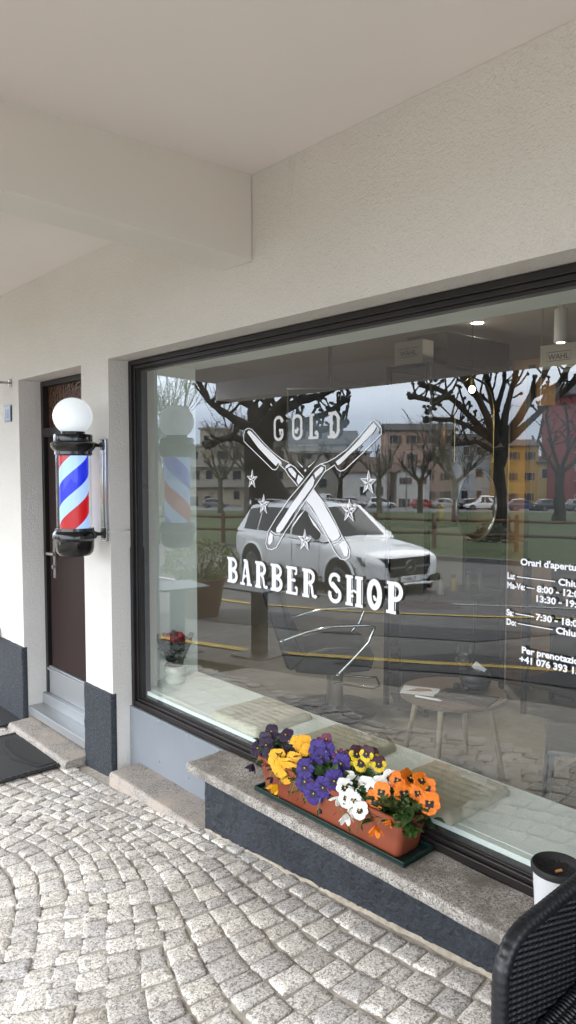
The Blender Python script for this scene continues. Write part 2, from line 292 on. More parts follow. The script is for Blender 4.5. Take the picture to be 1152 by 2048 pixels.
Lk(m,bump(m,noise_tex(m,v,110,2,.5,.5),.5,.003),bsdf(m).inputs['Normal']); M['shelf']=m
M['room']=textured('grey_room_wall',(.27,.26,.225),(.32,.305,.27),1.2,.85)
M['roomceil']=mat('room_ceiling',(.42,.38,.34),.9)
M['wood']=textured('oak_panel',(.24,.13,.055),(.32,.18,.08),2.5,.5,None,dist=2)
M['floor_in']=textured('room_floor',(.27,.25,.22),(.33,.31,.27),4,.5)
m=mat('ribbed_cushion',(.33,.31,.26),.9); v=coord(m)
Lk(m,bump(m,noise_tex(m,v,320,2),.5,.002),bsdf(m).inputs['Normal'])
Lk(m,ramp(m,noise_tex(m,v,14,4),[(.3,(.50,.46,.37)),(.7,(.64,.59,.48))]),bsdf(m).inputs['Base Color']); M['cushion']=m
M['terracotta']=textured('terracotta_plastic',(.24,.060,.030),(.29,.078,.042),5,.45,220,.1,.001,spec=.4)
M['terr_in']=mat('potting_soil',(.03,.02,.014),.95)
M['green_pl']=textured('green_plastic',(.002,.018,.014),(.004,.028,.022),8,.4)
def petal(name,c1,c2,sss=.0,sc=60):
    m=mat(name,c1,.55); v=coord(m)
    Lk(m,ramp(m,noise_tex(m,v,sc,4,.6,1),[(.3,c1),(.7,c2)]),bsdf(m).inputs['Base Color'])
    Lk(m,bump(m,noise_tex(m,v,180,3,.6,2),.25,.002),bsdf(m).inputs['Normal'])
    return m
PET={'purple':('p1',(.009,.002,.016),(.024,.004,.040)),'yellow':('p2',(.78,.36,.004),(.86,.46,.008)),'violet':('p3',(.018,.006,.12),(.042,.013,.22)),
'maroon':('p4',(.11,.012,.05),(.18,.03,.09)),'white':('p5',(.80,.80,.74),(.88,.88,.84)),'orange':('p6',(.78,.16,.004),(.86,.25,.01)),'byel':('p7',(.62,.42,.006),(.75,.55,.01)),'bmar':('p8',(.03,.003,.010),(.06,.005,.02))}
for k,(n_,a,b) in PET.items(): M['pet_'+k]=petal('petal_'+k,a,b)
M['blotch']=mat('petal_blotch',(.006,.003,.012),.6); M['vblotch']=mat('petal_blotch_violet',(.012,.004,.05),.6); M['eye']=mat('flower_eye',(.8,.5,.02),.6); M['yorange']=mat('yellow_blush',(.85,.33,.005),.6)
def leafm(name,a,b,sc=30):
    m=mat(name,a,.5); v=coord(m); g=N(m,'ShaderNodeNewGeometry')
    c=ramp(m,noise_tex(m,v,sc,3),[(.3,a),(.7,b)])
    c=mixc(m,1.0,c,ramp(m,g.outputs['Random Per Island'],[(0,(.65,.7,.6)),(1,(1.25,1.2,1.1))]),'MULTIPLY')
    Lk(m,c,bsdf(m).inputs['Base Color']); return m
M['leaf']=leafm('pansy_leaf',(.018,.050,.010),(.045,.10,.022))
M['stem']=mat('pale_green_stem',(.16,.24,.06),.6)
M['rattan']=textured('black_rattan',(.0045,.005,.008),(.009,.010,.014),60,.40,200,.3,.001)
M['asphalt']=textured('asphalt',(.105,.099,.091),(.15,.14,.127),1.3,.92,90,.5,.004,8)
M['asphalt2']=textured('asphalt_patch',(.055,.053,.052),(.07,.068,.066),2,.92,90,.5,.004,8)
M['paver']=textured('brick_pavers',(.17,.15,.135),(.22,.20,.18),3,.9,50,.4,.003)
m=M['paver']; v=coord(m); bk=N(m,'ShaderNodeTexBrick'); bk.inputs['Scale'].default_value=3.2; bk.inputs['Mortar Size'].default_value=.012; bk.inputs['Color1'].default_value=(.36,.33,.29,1); bk.inputs['Color2'].default_value=(.44,.41,.36,1); bk.inputs['Mortar'].default_value=(.17,.15,.13,1); Lk(m,v,bk.inputs['Vector']); Lk(m,bk.outputs[0],bsdf(m).inputs['Base Color'])
M['park']=textured('light_asphalt',(.14,.14,.145),(.18,.18,.185),.4,.95)
M['grass']=textured('grass_lawn',(.040,.062,.014),(.065,.088,.022),.6,.95,12,.8,.05,8,dist=1)
M['base']=textured('earth',(.12,.11,.09),(.16,.15,.12),1,.95)
M['kerb']=textured('kerb_stone',(.10,.10,.10),(.16,.155,.15),5,.9)
M['yline']=textured('yellow_road_paint',(.50,.33,.04),(.60,.42,.07),6,.8,None)
M['wline']=textured('white_road_paint',(.45,.45,.44),(.60,.60,.58),6,.8,None)
M['iron']=textured('rusty_iron',(.05,.03,.025),(.09,.05,.04),20,.7)
M['bark']=textured('dark_bark',(.010,.009,.007),(.034,.029,.023),3,.95,14,1,.05,6)
M['bark2']=textured('grey_bark',(.10,.09,.07),(.20,.18,.145),4,.95,14,1,.04,6)
M['rail']=textured('weathered_rail_wood',(.08,.042,.025),(.13,.075,.045),6,.85,40,.5,.01)
M['tyre']=mat('tyre',(.015,.015,.015),.8)
M['dglass']=mat('dark_car_glass',(.006,.007,.008),.05)
M['chromes']=mat('wheel_metal',(.35,.35,.36),.3,.9)
M['grille']=mat('grille_black',(.008,.008,.008),.85,spec=.1); M['lampg']=mat('headlamp_glass',(.04,.042,.045),.08,coat=1)
M['redl']=mat('tail_lamp',(.3,.01,.01),.15)
def paint(n,c): 
    return mat('car_paint_'+n,c,.28,coat=1.0)
M['cwhite']=paint('white',(.86,.87,.86)); M['csilver']=paint('silver',(.38,.39,.4)); M['cred']=paint('red',(.42,.012,.02)); M['cblue']=paint('blue',(.03,.06,.16)); M['cdark']=paint('black',(.02,.02,.022)); M['cgrey']=paint('grey',(.15,.155,.16))
def wallm(n,c): return textured('facade_'+n,tuple(x*.9 for x in c),c,.5,.9)
M['beige']=wallm('beige',(.42,.36,.27)); M['pink']=wallm('pink',(.52,.36,.29)); M['offw']=wallm('white',(.62,.60,.56)); M['bluew']=wallm('bluish',(.50,.56,.62)); M['yell']=wallm('yellow',(.62,.38,.10)); M['pyell']=wallm('pale_yellow',(.60,.47,.20)); M['redb']=wallm('red',(.26,.05,.055)); M['greyb']=wallm('grey',(.36,.34,.30))
M['rooft']=textured('brown_roof',(.12,.085,.07),(.16,.12,.10),2,.9); M['roofd']=textured('dark_roof',(.06,.06,.062),(.09,.09,.09),2,.9)
M['win']=mat('window_dark',(.03,.035,.045),.15); M['shutter']=mat('brown_shutter',(.12,.055,.045),.7)
M['bushleaf']=leafm('bush_leaf',(.10,.13,.03),(.20,.22,.06),8)
M['bushdark']=leafm('dark_bush_leaf',(.012,.02,.008),(.03,.045,.015),8)
M['wovenpot']=textured('dark_terracotta',(.12,.055,.03),(.17,.08,.045),6,.8)
M['dtable']=textured('grey_table_top',(.09,.095,.10),(.13,.135,.14),3,.35)
M['leather']=textured('black_leather',(.014,.014,.015),(.024,.024,.025),12,.38,90,.2,.001)
M['paper']=mat('paper',(.62,.63,.66),.6); M['paper2']=mat('photo_print',(.30,.16,.10),.5)
M['legwood']=textured('pale_wood_leg',(.40,.33,.24),(.50,.42,.31),5,.6)
M['toptable']=textured('brown_table_top',(.13,.095,.072),(.18,.13,.10),3,.5)
M['cream']=mat('cream_ceramic',(.60,.61,.53),.25)
M['redfl']=mat('red_flower',(.38,.03,.04),.6); M['foil']=mat('grey_wrapping_film',(.14,.15,.15),.2)
M['cardw']=mat('white_carton',(.30,.28,.25),.6); M['bluebox']=mat('blue_carton',(.03,.07,.2),.5)
M['mirror']=mat('mirror',(.6,.62,.62),.02,1)
M['plate']=mat('number_plate_enamel',(.13,.17,.26),.35); M['plate_d']=mat('plate_dark_blue',(.008,.016,.05),.35)
M['brass']=mat('brass',(.5,.36,.14),.25,1)
M['ash']=textured('ash_sand',(.012,.012,.013),(.22,.2,.18),260,.9,90,.8,.004,lo=.63,hi=.68)
M['binw']=textured('white_bin_shell',(.62,.63,.65),(.70,.71,.72),9,.5)
M['lamp']=emis('lamp_light',(.9,.85,.7),(1,.86,.6),9)
M['board']=mat('dark_board',(.015,.014,.015),.25); M['chalk']=mat('board_lettering',(.45,.42,.38),.6)

# ------------------------------------------------------------------ terrain
def interp(x,xs,ys):
    if x<=xs[0]: return ys[0]
    for i in range(len(xs)-1):
        if x<=xs[i+1]: return ys[i]+(ys[i+1]-ys[i])*(x-xs[i])/(xs[i+1]-xs[i])
    return ys[-1]
def ss(a,b,x):
    t=max(0,min(1,(x-a)/(b-a))); return t*t*(3-2*t)
def ramp_x(x): return max(-.065,min(.40,.046+.080*(x+2.56)))
def G(x,y):
    s=-.743*x-.669*(y+2)
    g=interp(s,[3,5,7,9,13,21,45,115,260],[0,-.17,-.35,-.55,-.88,-1.08,-2.0,-4.7,-8])
    w=1-ss(1.6,4.5,-y)
    return ramp_x(x)*w+g+(0 if w>0 else 0)
def sheet(name,A,B,nu,nv,m,off=0,parent=None,kind='structure',label=None):
    """lofts a ground sheet between two polylines (same number of points)"""
    def along(P,t):
        q=t*(len(P)-1); i=min(int(q),len(P)-2); f=q-i
        return (P[i][0]+(P[i+1][0]-P[i][0])*f,P[i][1]+(P[i+1][1]-P[i][1])*f)
    mb=MB(); vs=[];fs=[]
    for j in range(nv+1):
        for i in range(nu+1):
            a=along(A,i/nu); b=along(B,i/nu); t=j/nv
            x=a[0]+(b[0]-a[0])*t; y=a[1]+(b[1]-a[1])*t; vs.append((x,y,G(x,y)+off))
    for j in range(nv):
        for i in range(nu):
            q=j*(nu+1)+i; fs.append((q,q+1,q+nu+2,q+nu+1))
    mb.add(vs,fs); o=mb.build(name,m,parent,smooth=180); 
    if kind: o['kind']=kind
    return o
def line_strip(name,pts,w,m,off):
    P=[]
    for i in range(len(pts)-1):
        n=max(1,int(math.dist(pts[i],pts[i+1])/.4))
        P+=[(pts[i][0]+(pts[i+1][0]-pts[i][0])*k/n,pts[i][1]+(pts[i+1][1]-pts[i][1])*k/n) for k in range(n)]
    P.append(pts[-1]); A=[];B=[]
    for i in range(len(P)):
        a=Vector(P[max(0,i-1)]);b=Vector(P[min(len(P)-1,i+1)]); t=(b-a).normalized(); n_=Vector((-t.y,t.x))*w/2
        A.append(tuple(Vector(P[i])+n_)); B.append(tuple(Vector(P[i])-n_))
    mb=MB(); k=len(P)
    mb.add([(x,y,G(x,y)+off) for x,y in A]+[(x,y,G(x,y)+off) for x,y in B],[(i,i+k,i+k+1,i+1) for i in range(k-1)])
    o=mb.build(name,m); o['kind']='structure'; return o

sheet('ground',[(-260,6),(-120,6),(-60,6),(-20,6),(-8,6),(0,6),(20,6),(80,6)],[(-420,-260),(-260,-300),(-160,-300),(-90,-300),(-40,-300),(10,-300),(60,-300),(120,-300)],90,140,M['base'],-.10)
near=[(-40,-.5),(-16,-.9),(-8,-1.5),(-4.4,-2.05),(-2.3,-2.6),(2,-3.6),(12,-5)]
far=[(-70,6),(-34,-9),(-24.5,-13),(-16,-14.6),(-9,-16),(4,-18),(24,-21)]
sheet('road',near,far,120,40,M['asphalt'],0)
# pavement apron of joint sand under the setts
sheet('joint_bed',[(-9,.3),(-7,.3),(-5,.3),(-3,.3),(0,.3),(3,.3),(6,.3)],[(-9,-1.40),(-8,-1.52),(-5,-1.60),(-4.4,-1.60),(-2.3,-1.6),(2,-1.6),(7,-1.6)],100,30,M['mortar'],-.0028)
sheet('paved_strip',[(-5,-1.59),(-4.4,-1.59),(-2.3,-1.59),(2,-1.59),(7,-1.59)],[(-5,-1.97),(-4.4,-2.07),(-2.3,-2.62),(2,-3.62),(7,-4.2)],60,20,M['paver'],-.001)
line_strip('road_line',[(-24,-5.6),(-16,-5.45),(-12.3,-5.45),(-11.2,-5.4),(-9.1,-5.3),(-7.1,-5.6),(-5.6,-6.3),(-4.5,-7.05),(0,-10)],.13,M['yline'],.012)
line_strip('road_line',[(-14,-1.9),(-8,-2.15),(-5.6,-2.46),(-4.3,-3.0),(-2.7,-3.62),(3,-6)],.13,M['yline'],.012)
line_strip('road_line',[(-22,-7.2),(-14.3,-7.0),(-11.8,-6.97),(-7.26,-7.5),(-5.9,-8.1),(-5,-8.45),(0,-11)],.11,M['wline'],.012)
sheet('asphalt_patch',[(-9,-3.3),(-6,-3.7),(-4.2,-4.4)],[(-8.6,-4.6),(-5.6,-4.9),(-3.9,-5.6)],20,8,M['asphalt2'],.008)
sheet('asphalt_patch',[(-4.6,-2.6),(-3.4,-2.9),(-2.4,-3.1)],[(-4.0,-3.7),(-3.1,-4.0),(-2.0,-4.3)],20,8,M['asphalt2'],.008)
mb=MB(); mb.lathe([(0.0,0),(.56,0),(.56,.012)][::-1],(0,0,0),36); o=mb.build('manhole_cover',M['iron']); o.location=(-6.8,-6.9,G(-6.8,-6.9)+.012); tag(o,'round rusty manhole cover set in the asphalt road','manhole cover')
# kerb and lawn
gk=far; gl=[(p[0]*1.0-.25*.7,p[1]-.30) for p in far]
mb=MB()
def offpoly(P,d): return [(x-.25*d,y-.9*d) for x,y in P]
def dense(P,st=.6):
    o=[]
    for i in range(len(P)-1):
        n=max(1,int(math.dist(P[i],P[i+1])/st)); o+=[(P[i][0]+(P[i+1][0]-P[i][0])*k/n,P[i][1]+(P[i+1][1]-P[i][1])*k/n) for k in range(n)]
    return o+[P[-1]]
D0=dense(far,1.0); D1=offpoly(D0,.22); k=len(D0)
vs=[(x,y,G(x,y)-.05) for x,y in D0]+[(x,y,G(x,y)+.13) for x,y in D0]+[(x,y,G(x,y)+.13) for x,y in D1]+[(x,y,G(x,y)-.05) for x,y in D1]
mb.add(vs,[(j*k+i,j*k+i+1,(j+1)*k+i+1,(j+1)*k+i) for j in range(3) for i in range(k-1)]); o=mb.build('kerb',M['kerb']); o['kind']='structure'
sheet('lawn',offpoly(far,.2),[(-190,-30),(-95,-45),(-70,-52),(-58,-60),(-47,-66),(-30,-78),(20,-95)],120,60,M['grass'],.10)
sheet('parking_road',[(-190,-30.2),(-95,-45.2),(-70,-52.2),(-58,-60.2),(-47,-66.2),(-30,-78.2),(20,-95.2)],[(-260,-60),(-150,-100),(-110,-120),(-90,-140),(-70,-150),(-50,-160),(20,-170)],90,40,M['park'],.10)

# ------------------------------------------------------------------ granite setts (surface of the pavement)
def sett_rows():
    mb=MB(); rnd=random.Random(3)
    A=.33; W=3.0
    def B(k): return ss(-.42,-1.45,k) if k<-.42 else 0
    def ssd(k): 
        t=max(0,min(1,(-.20-k)/.85)); return .6*t+.4*t*t*(3-2*t)
    def row(k,x): return k - A*ssd(k)*sin(2*pi*(x+2.2)/W) - .03*sin(x*3+k*2)
    k=-.17; ks=[k]
    while k>-1.75:
        k-=rnd.uniform(.084,.098); ks.append(k)
    for ri in range(len(ks)-1):
        k0,k1=ks[ri],ks[ri+1]; x=-5.9+rnd.uniform(0,.1)
        while x<3.2:
            w=rnd.uniform(.074,.112); 
            if rnd.random()<.12: w*=.8
            xa,xb=x,x+w; x=xb
            km=(k0+k1)/2
            # corners with normals to the row direction
            def pt(xx,kk):
                e=.01; d=(row(km,xx+e)-row(km,xx-e))/(2*e)
                yy=row(kk,xx); shift=-(kk-km)*d*.85
                return Vector((xx+shift,yy))
            c=[pt(xa,k1),pt(xb,k1),pt(xb,k0),pt(xa,k0)]
            ctr=sum(c,Vector((0,0)))/4
            if ctr.y<-1.62: continue
            # limit of setted area, and things the paving butts against
            yl=interp(ctr.x,[-9,-8,-5,-4.4,-2.3,2,7],[-1.40,-1.52,-1.97,-2.07,-2.62,-3.62,-4.2])
            if ctr.y<yl+.04: continue
            gap=rnd.uniform(.004,.008); j=.0055
            q=[]; dy=rnd.uniform(-.005,.005); c=[p+Vector((0,dy)) for p in c]
            for i in range(4):
                a,b=c[i],c[(i+1)%4]; 
                q.append(a)
            q=[p+(ctr-p).normalized()*gap*1.25+Vector((rnd.uniform(-j,j),rnd.uniform(-j,j))) for p in q]
            ring=[]
            for i in range(4):
                a,b=q[i],q[(i+1)%4]; p0=q[i-1]
                r=rnd.uniform(.10,.2)
                ring += [a+(p0-a)*r*.5*rnd.uniform(.6,1.2), a+((b+p0)/2-a)*r*.25, a+(b-a)*r*.5*rnd.uniform(.6,1.2), (a*.65+b*.35)+Vector((rnd.uniform(-1,1),rnd.uniform(-1,1)))*.0028,(a*.35+b*.65)+Vector((rnd.uniform(-1,1),rnd.uniform(-1,1)))*.0028]
            n=len(ring); h=rnd.uniform(-.003,.004); tx=rnd.uniform(-.022,.022); ty=rnd.uniform(-.022,.022)
            def z(p,dz): return G(p.x,p.y)+h+dz+(p.x-ctr.x)*tx+(p.y-ctr.y)*ty
            vs=[(p.x,p.y,z(p,-.02)) for p in ring]+[(p.x,p.y,z(p,.001+rnd.uniform(-.002,.001))) for p in ring]
            r2=[p+(ctr-p)*rnd.uniform(.05,.11) for p in ring]; vs+=[(p.x,p.y,z(p,.0040+rnd.uniform(-.0008,.0006))) for p in r2]
            r3=[p+(ctr-p)*.55 for p in ring]; vs+=[(p.x,p.y,z(p,.0044+rnd.uniform(-.0009,.0009))) for p in r3]
            vs.append((ctr.x,ctr.y,z(ctr,.0045+rnd.uniform(-.0006,.0006))))
            fs=[]
            for L in range(3):
                for i in range(n): i2=(i+1)%n; fs.append((L*n+i,L*n+i2,(L+1)*n+i2,(L+1)*n+i))
            fs += [(3*n+i,3*n+(i+1)%n,4*n) for i in range(n)]
            mb.add(vs,fs)
    o=mb.build('pavement_setts',M['sett'],smooth=50); o['kind']='structure'
sett_rows()
# ------------------------------------------------------------------ the shop building
YW=-.122
shop=thing('shop_building','cream rendered shop building with deep concrete canopy, brown door and wide display window','building',(0,0,0))
mb=MB()
YB=.16
def wbox(x0,x1,z0,z1,y0=YW,y1=YB): mb.box(x0,x1,y0,y1,z0,z1)
wbox(-7.2,-4.77,-.5,2.27); wbox(-3.85,-3.53,-.5,2.27); wbox(-7.2,3.2,2.27,6.2); wbox(-.2,3.2,-.5,2.27)
mb.box(-7.2,-6.95,YB,6,-.5,6.2); mb.box(2.95,3.2,YB,6,-.5,6.2)
mb.build('wall',M['stucco'],shop)
mb=MB(); cz=lambda y: 2.866-.040*(-.122-y)
mb.add([(x,y,z) for x in (-7.3,3.3) for y,z in ((YW-.001,cz(YW)),(-3.55,cz(-3.55)),(-3.55,3.12),(YW-.001,3.12))],[(0,1,2,3),(7,6,5,4),(0,4,5,1),(1,5,6,2),(2,6,7,3),(3,7,4,0)]); mb.box(-7.3,3.3,YW-.001,6,6.2,6.4)
mb.build('canopy_slab',M['ceil'],shop)
mb=MB(); mb.add([(x,y,z) for x in (-2.492,-2.302) for y,z in ((YW-.0015,2.523),(-3.249,2.523+.026*3.127),(-3.249,cz(-3.249)+.01),(YW-.0015,2.876))],[(0,1,2,3),(7,6,5,4),(0,4,5,1),(1,5,6,2),(2,6,7,3),(3,7,4,0)]); mb.build('cross_beam',M['ceil2'],shop,bevel=.004)
mb=MB(); mb.add([(x,y,z) for x in (.9,1.09) for y,z in ((YW-.0015,2.523),(-3.249,2.523+.026*3.127),(-3.249,cz(-3.249)+.01),(YW-.0015,2.876))],[(0,1,2,3),(7,6,5,4),(0,4,5,1),(1,5,6,2),(2,6,7,3),(3,7,4,0)]); mb.build('cross_beam',M['ceil2'],shop,bevel=.004)
mb=MB(); mb.box(-7.24,3.25,-3.54,-3.25,2.523,2.866); mb.build('edge_beam',M['ceil'],shop,bevel=.004)
mb=MB(); mb.box(1.5,1.85,-3.54,-3.19,-.6,2.524); mb.build('column',M['stucco'],shop)
# plinths
def rough_slab(x0,x1,z0,z1,yf,yb,nx,nz,amp,seed,topjit=.004,bottomfn=None):
    mb=MB(); vs=[];fs=[]
    for j in range(nz+1):
        for i in range(nx+1):
            x=x0+(x1-x0)*i/nx; zb=z0 if bottomfn is None else bottomfn(x); z=zb+(z1-zb)*j/nz
            d=noise.noise(Vector((x*7+seed,z*7,0)))*amp+noise.noise(Vector((x*22+seed,z*22,3)))*amp*.5+noise.noise(Vector((x*55+seed,z*70,7)))*amp*.35
            if j==nz: z+=noise.noise(Vector((x*14,seed,1)))*topjit
            vs.append((x,yf-abs(d),z))
    for j in range(nz):
        for i in range(nx):
            q=j*(nx+1)+i; fs.append((q,q+1,q+nx+2,q+nx+1))
    k=len(vs)
    top=[nz*(nx+1)+i for i in range(nx+1)]
    for i in top: vs.append((vs[i][0],yb,vs[i][2]))
    fs += [(top[i],top[i+1],k+i+1,k+i) for i in range(nx)]
    # ends
    for col_,s in ((0,1),(nx,-1)):
        e=[j*(nx+1)+col_ for j in range(nz+1)]; kk=len(vs)
        for i in e: vs.append((vs[i][0],yb,vs[i][2]))
        for j in range(nz):
            f=(e[j],e[j+1],kk+j+1,kk+j); fs.append(f if s==1 else f[::-1])
    mb.add(vs,fs); return mb
rough_slab(-3.852,-3.528,-.2,.437,YW-.012,YW+.02,24,36,.006,1).build('plinth',M['plinth2'],shop,smooth=180)['label']='coarse dark plinth panel between door and display window'
rough_slab(-6.9,-4.768,-.25,.468,YW-.012,YW+.02,120,40,.005,4).build('plinth',M['plinth2'],shop,smooth=180)
rough_slab(-2.60,.1,-.2,.3125,-.165,YW+.05,420,60,.013,8,.002).build('plinth',M['plinth'],shop,smooth=180)['label']='dark blue grey rough plinth under the granite sill'
# mortar fillet at the foot of the plinth
mb=MB(); vs=[];n=160
for i in range(n+1):
    x=-2.62+i*2.7/n; w=-.004+.010*noise.noise(Vector((x*9,0,0)))+.008*noise.noise(Vector((x*31,0,0))); g=G(x,-.2)
    vs+=[(x,-.168,g+.009+.006*noise.noise(Vector((x*17,4,0)))),(x,-.176-w*.7,g+.007),(x,-.184-w,g-.004)]
mb.add(vs,[(3*i+j,3*i+j+1,3*i+j+4,3*i+j+3)[::-1] for i in range(n) for j in range(2)]); mb.build('mortar_fillet',M['sandedge'],shop,smooth=180)
# stone sill with worn edge
def stone(name,x0,x1,y0,y1,z0,z1,m,seed,r=.012,nx=90,parent=shop,slab=True):
    """slab with rounded, slightly worn front edge and left end"""
    prof=[(y1,z0),(y0+.002,z0),(y0,z0+.004)]
    for k in range(5):
        a=R(180-90*k/4); prof.append((y0+r+r*cos(a),z1-r+r*sin(a)))
    ny=8
    for k in range(1,ny+1): prof.append((y0+r+(y1-y0-r)*k/ny,z1))
    mb=MB(); vs=[];fs=[]; P=len(prof)
    for i in range(nx+1):
        x=x0+(x1-x0)*i/nx; edge=min(i,nx-i)
        for j,(y,z) in enumerate(prof):
            d=noise.noise(Vector((x*11+seed,y*11,z*11)))*.0035+noise.noise(Vector((x*40+seed,y*40,z*40)))*.0015
            inset=.006 if edge==0 else (.0 if edge>0 else 0)
            cy,cz=(y0+y1)/2,(z0+z1)/2
            yy=y+(cy-y)*inset*4+(-abs(d) if j in(2,3) else 0); zz=z+(cz-z)*inset*6+(d if j>=4 else (d*.5 if j==1 else 0))
            if j==0 or j==P-1: yy=y
            xx=x+ (noise.noise(Vector((y*30,z*30,seed)))*.006 if edge==0 else 0)
            vs.append((xx,yy,zz))
    for i in range(nx):
        for j in range(P-1): fs.append((i*P+j,(i+1)*P+j,(i+1)*P+j+1,i*P+j+1)[::-1])
    fs.append(tuple(range(P))[::-1]); fs.append(tuple(nx*P+j for j in range(P)))
    mb.add(vs,fs); return mb.build(name,m,parent,smooth=45)
stone('granite_sill',-2.662,.1,-.226,-.004,.312,.353,M['sill'],3,.011,160)
stone('granite_step',-3.43,-2.602,-.205,-.022,-.12,.056,M['step'],9,.016,60)
stone('granite_step',-4.72,-3.853,-.262,-.0,-.15,-.006,M['step'],14,.02,60)
stone('granite_sill',-7.1,-5.19,-.20,YW+.01,.47,.53,M['step'],23,.012,60)
# grey sheet metal panel with rivets
mb=MB(); mb.box(-3.527,-2.652,-.021,-.004,-.1,.3535); pn=mb.build('metal_panel',M['panel'],shop,bevel=.0015)
for x in (-3.50,-3.22,-2.95,-2.69):
    for z in (.125,.345): mb=MB(); mb.ball((x,-.022,z),.0055,1,8,6); mb.build('rivet',M['alu'],pn,smooth=180)

# ---- display window
win=tag(bpy.data.objects.new('shop_window',None)); COL.objects.link(win); win.parent=shop; win['label']='wide display window in dark brown frame with white barber lettering'
X0,X1,Z0,Z1=-3.528,-.204,.3545,2.267
def ring(mb,x0,x1,z0,z1,w,y0,y1,wb=None,wt=None):
    wb=wb or w; wt=wt or w
    mb.box(x0,x0+w,y0,y1,z0,z1); mb.box(x1-w,x1,y0,y1,z0,z1); mb.box(x0+w,x1-w,y0,y1,z0,z0+wb); mb.box(x0+w,x1-w,y0,y1,z1-wt,z1)
mb=MB(); ring(mb,X0,X1,Z0,Z1,.026,-.004,.09,.030,.026); mb.build('outer_frame',M['frame'],win,bevel=.003)
mb=MB(); ring(mb,X0+.0255,X1-.0255,Z0+.0295,Z1-.0255,.020,.008,.088,.016,.020); mb.build('sash_frame',M['frame'],win,bevel=.003)
mb=MB(); ring(mb,X0+.045,X1-.045,Z0+.045,Z1-.045,.008,.021,.085,.006,.008); mb.build('glazing_bead',M['frame'],win,bevel=.002)
mb=MB(); ring(mb,X0+.0525,X1-.0525,Z0+.0505,Z1-.0525,.004,.028,.06); mb.build('rubber_gasket',M['rubber2'],win)
mb=MB(); mb.box(X0+.002,X0+.03,-.0075,-.0045,Z0+.0,1.245); mb.build('cover_strip',M['blackm'],win)
mb=MB(); a,b,c,d=X0+.05,X1-.05,Z0+.049,Z1-.05
mb.add([(a,.03,c),(b,.03,c),(b,.03,d),(a,.03,d)],[(0,1,2,3)],0)
mb.add([(a,.052,c),(b,.052,c),(b,.052,d),(a,.052,d)],[(0,3,2,1)],1)
mb.add([(a,.03,c),(a,.052,c),(a,.052,d),(a,.03,d)],[(0,1,2,3)],1)
mb.build('glass_pane',[M['glass'],M['inner_glass']],win)
# sticker remains on the frame
mb=MB(); mb.poly([(-1.083,.420-.012),(-1.070,.413-.012),(-1.078,.388)],-.0055); mb.build('torn_sticker',M['vinyl'],win)

# ---- lettering on the glass
mb=MB(); yy=[.0275]
def nexty(): yy[0]-=.00004; return yy[0]
for p in FILLS: mb.poly(p,nexty())
for p,w in STROKES: mb.ribbon(p,w,nexty())
mb.build('razor_emblem',M['vinyl'],win)
for (cx,cz),r in STARS:
    if mb.v and (cx,cz)!=STARS[0][0]: mb.build('star',M['vinyl'],win)
    mb=MB()
    for k in range(5):
        a=R(90+72*k); t=(cx+r*.86*cos(a),cz+r*sin(a)); 
        for sgn in (1,-1):
            b=a+sgn*R(36); q=(cx+r*.40*.86*cos(b),cz+r*.40*sin(b))
            tri=[Vector((cx,cz)),Vector(t),Vector(q)]
            if sgn==1:
                mb.poly([tuple(v) for v in tri],nexty())
            else:   # open half of each point: only its outline
                mb.ribbon([t,q],r*.07,nexty()); 
                g=sum(tri,Vector((0,0)))/3
                mb.poly([tuple(g+(v-g)*.28) for v in tri],nexty())
mb.build('star',M['vinyl'],win)
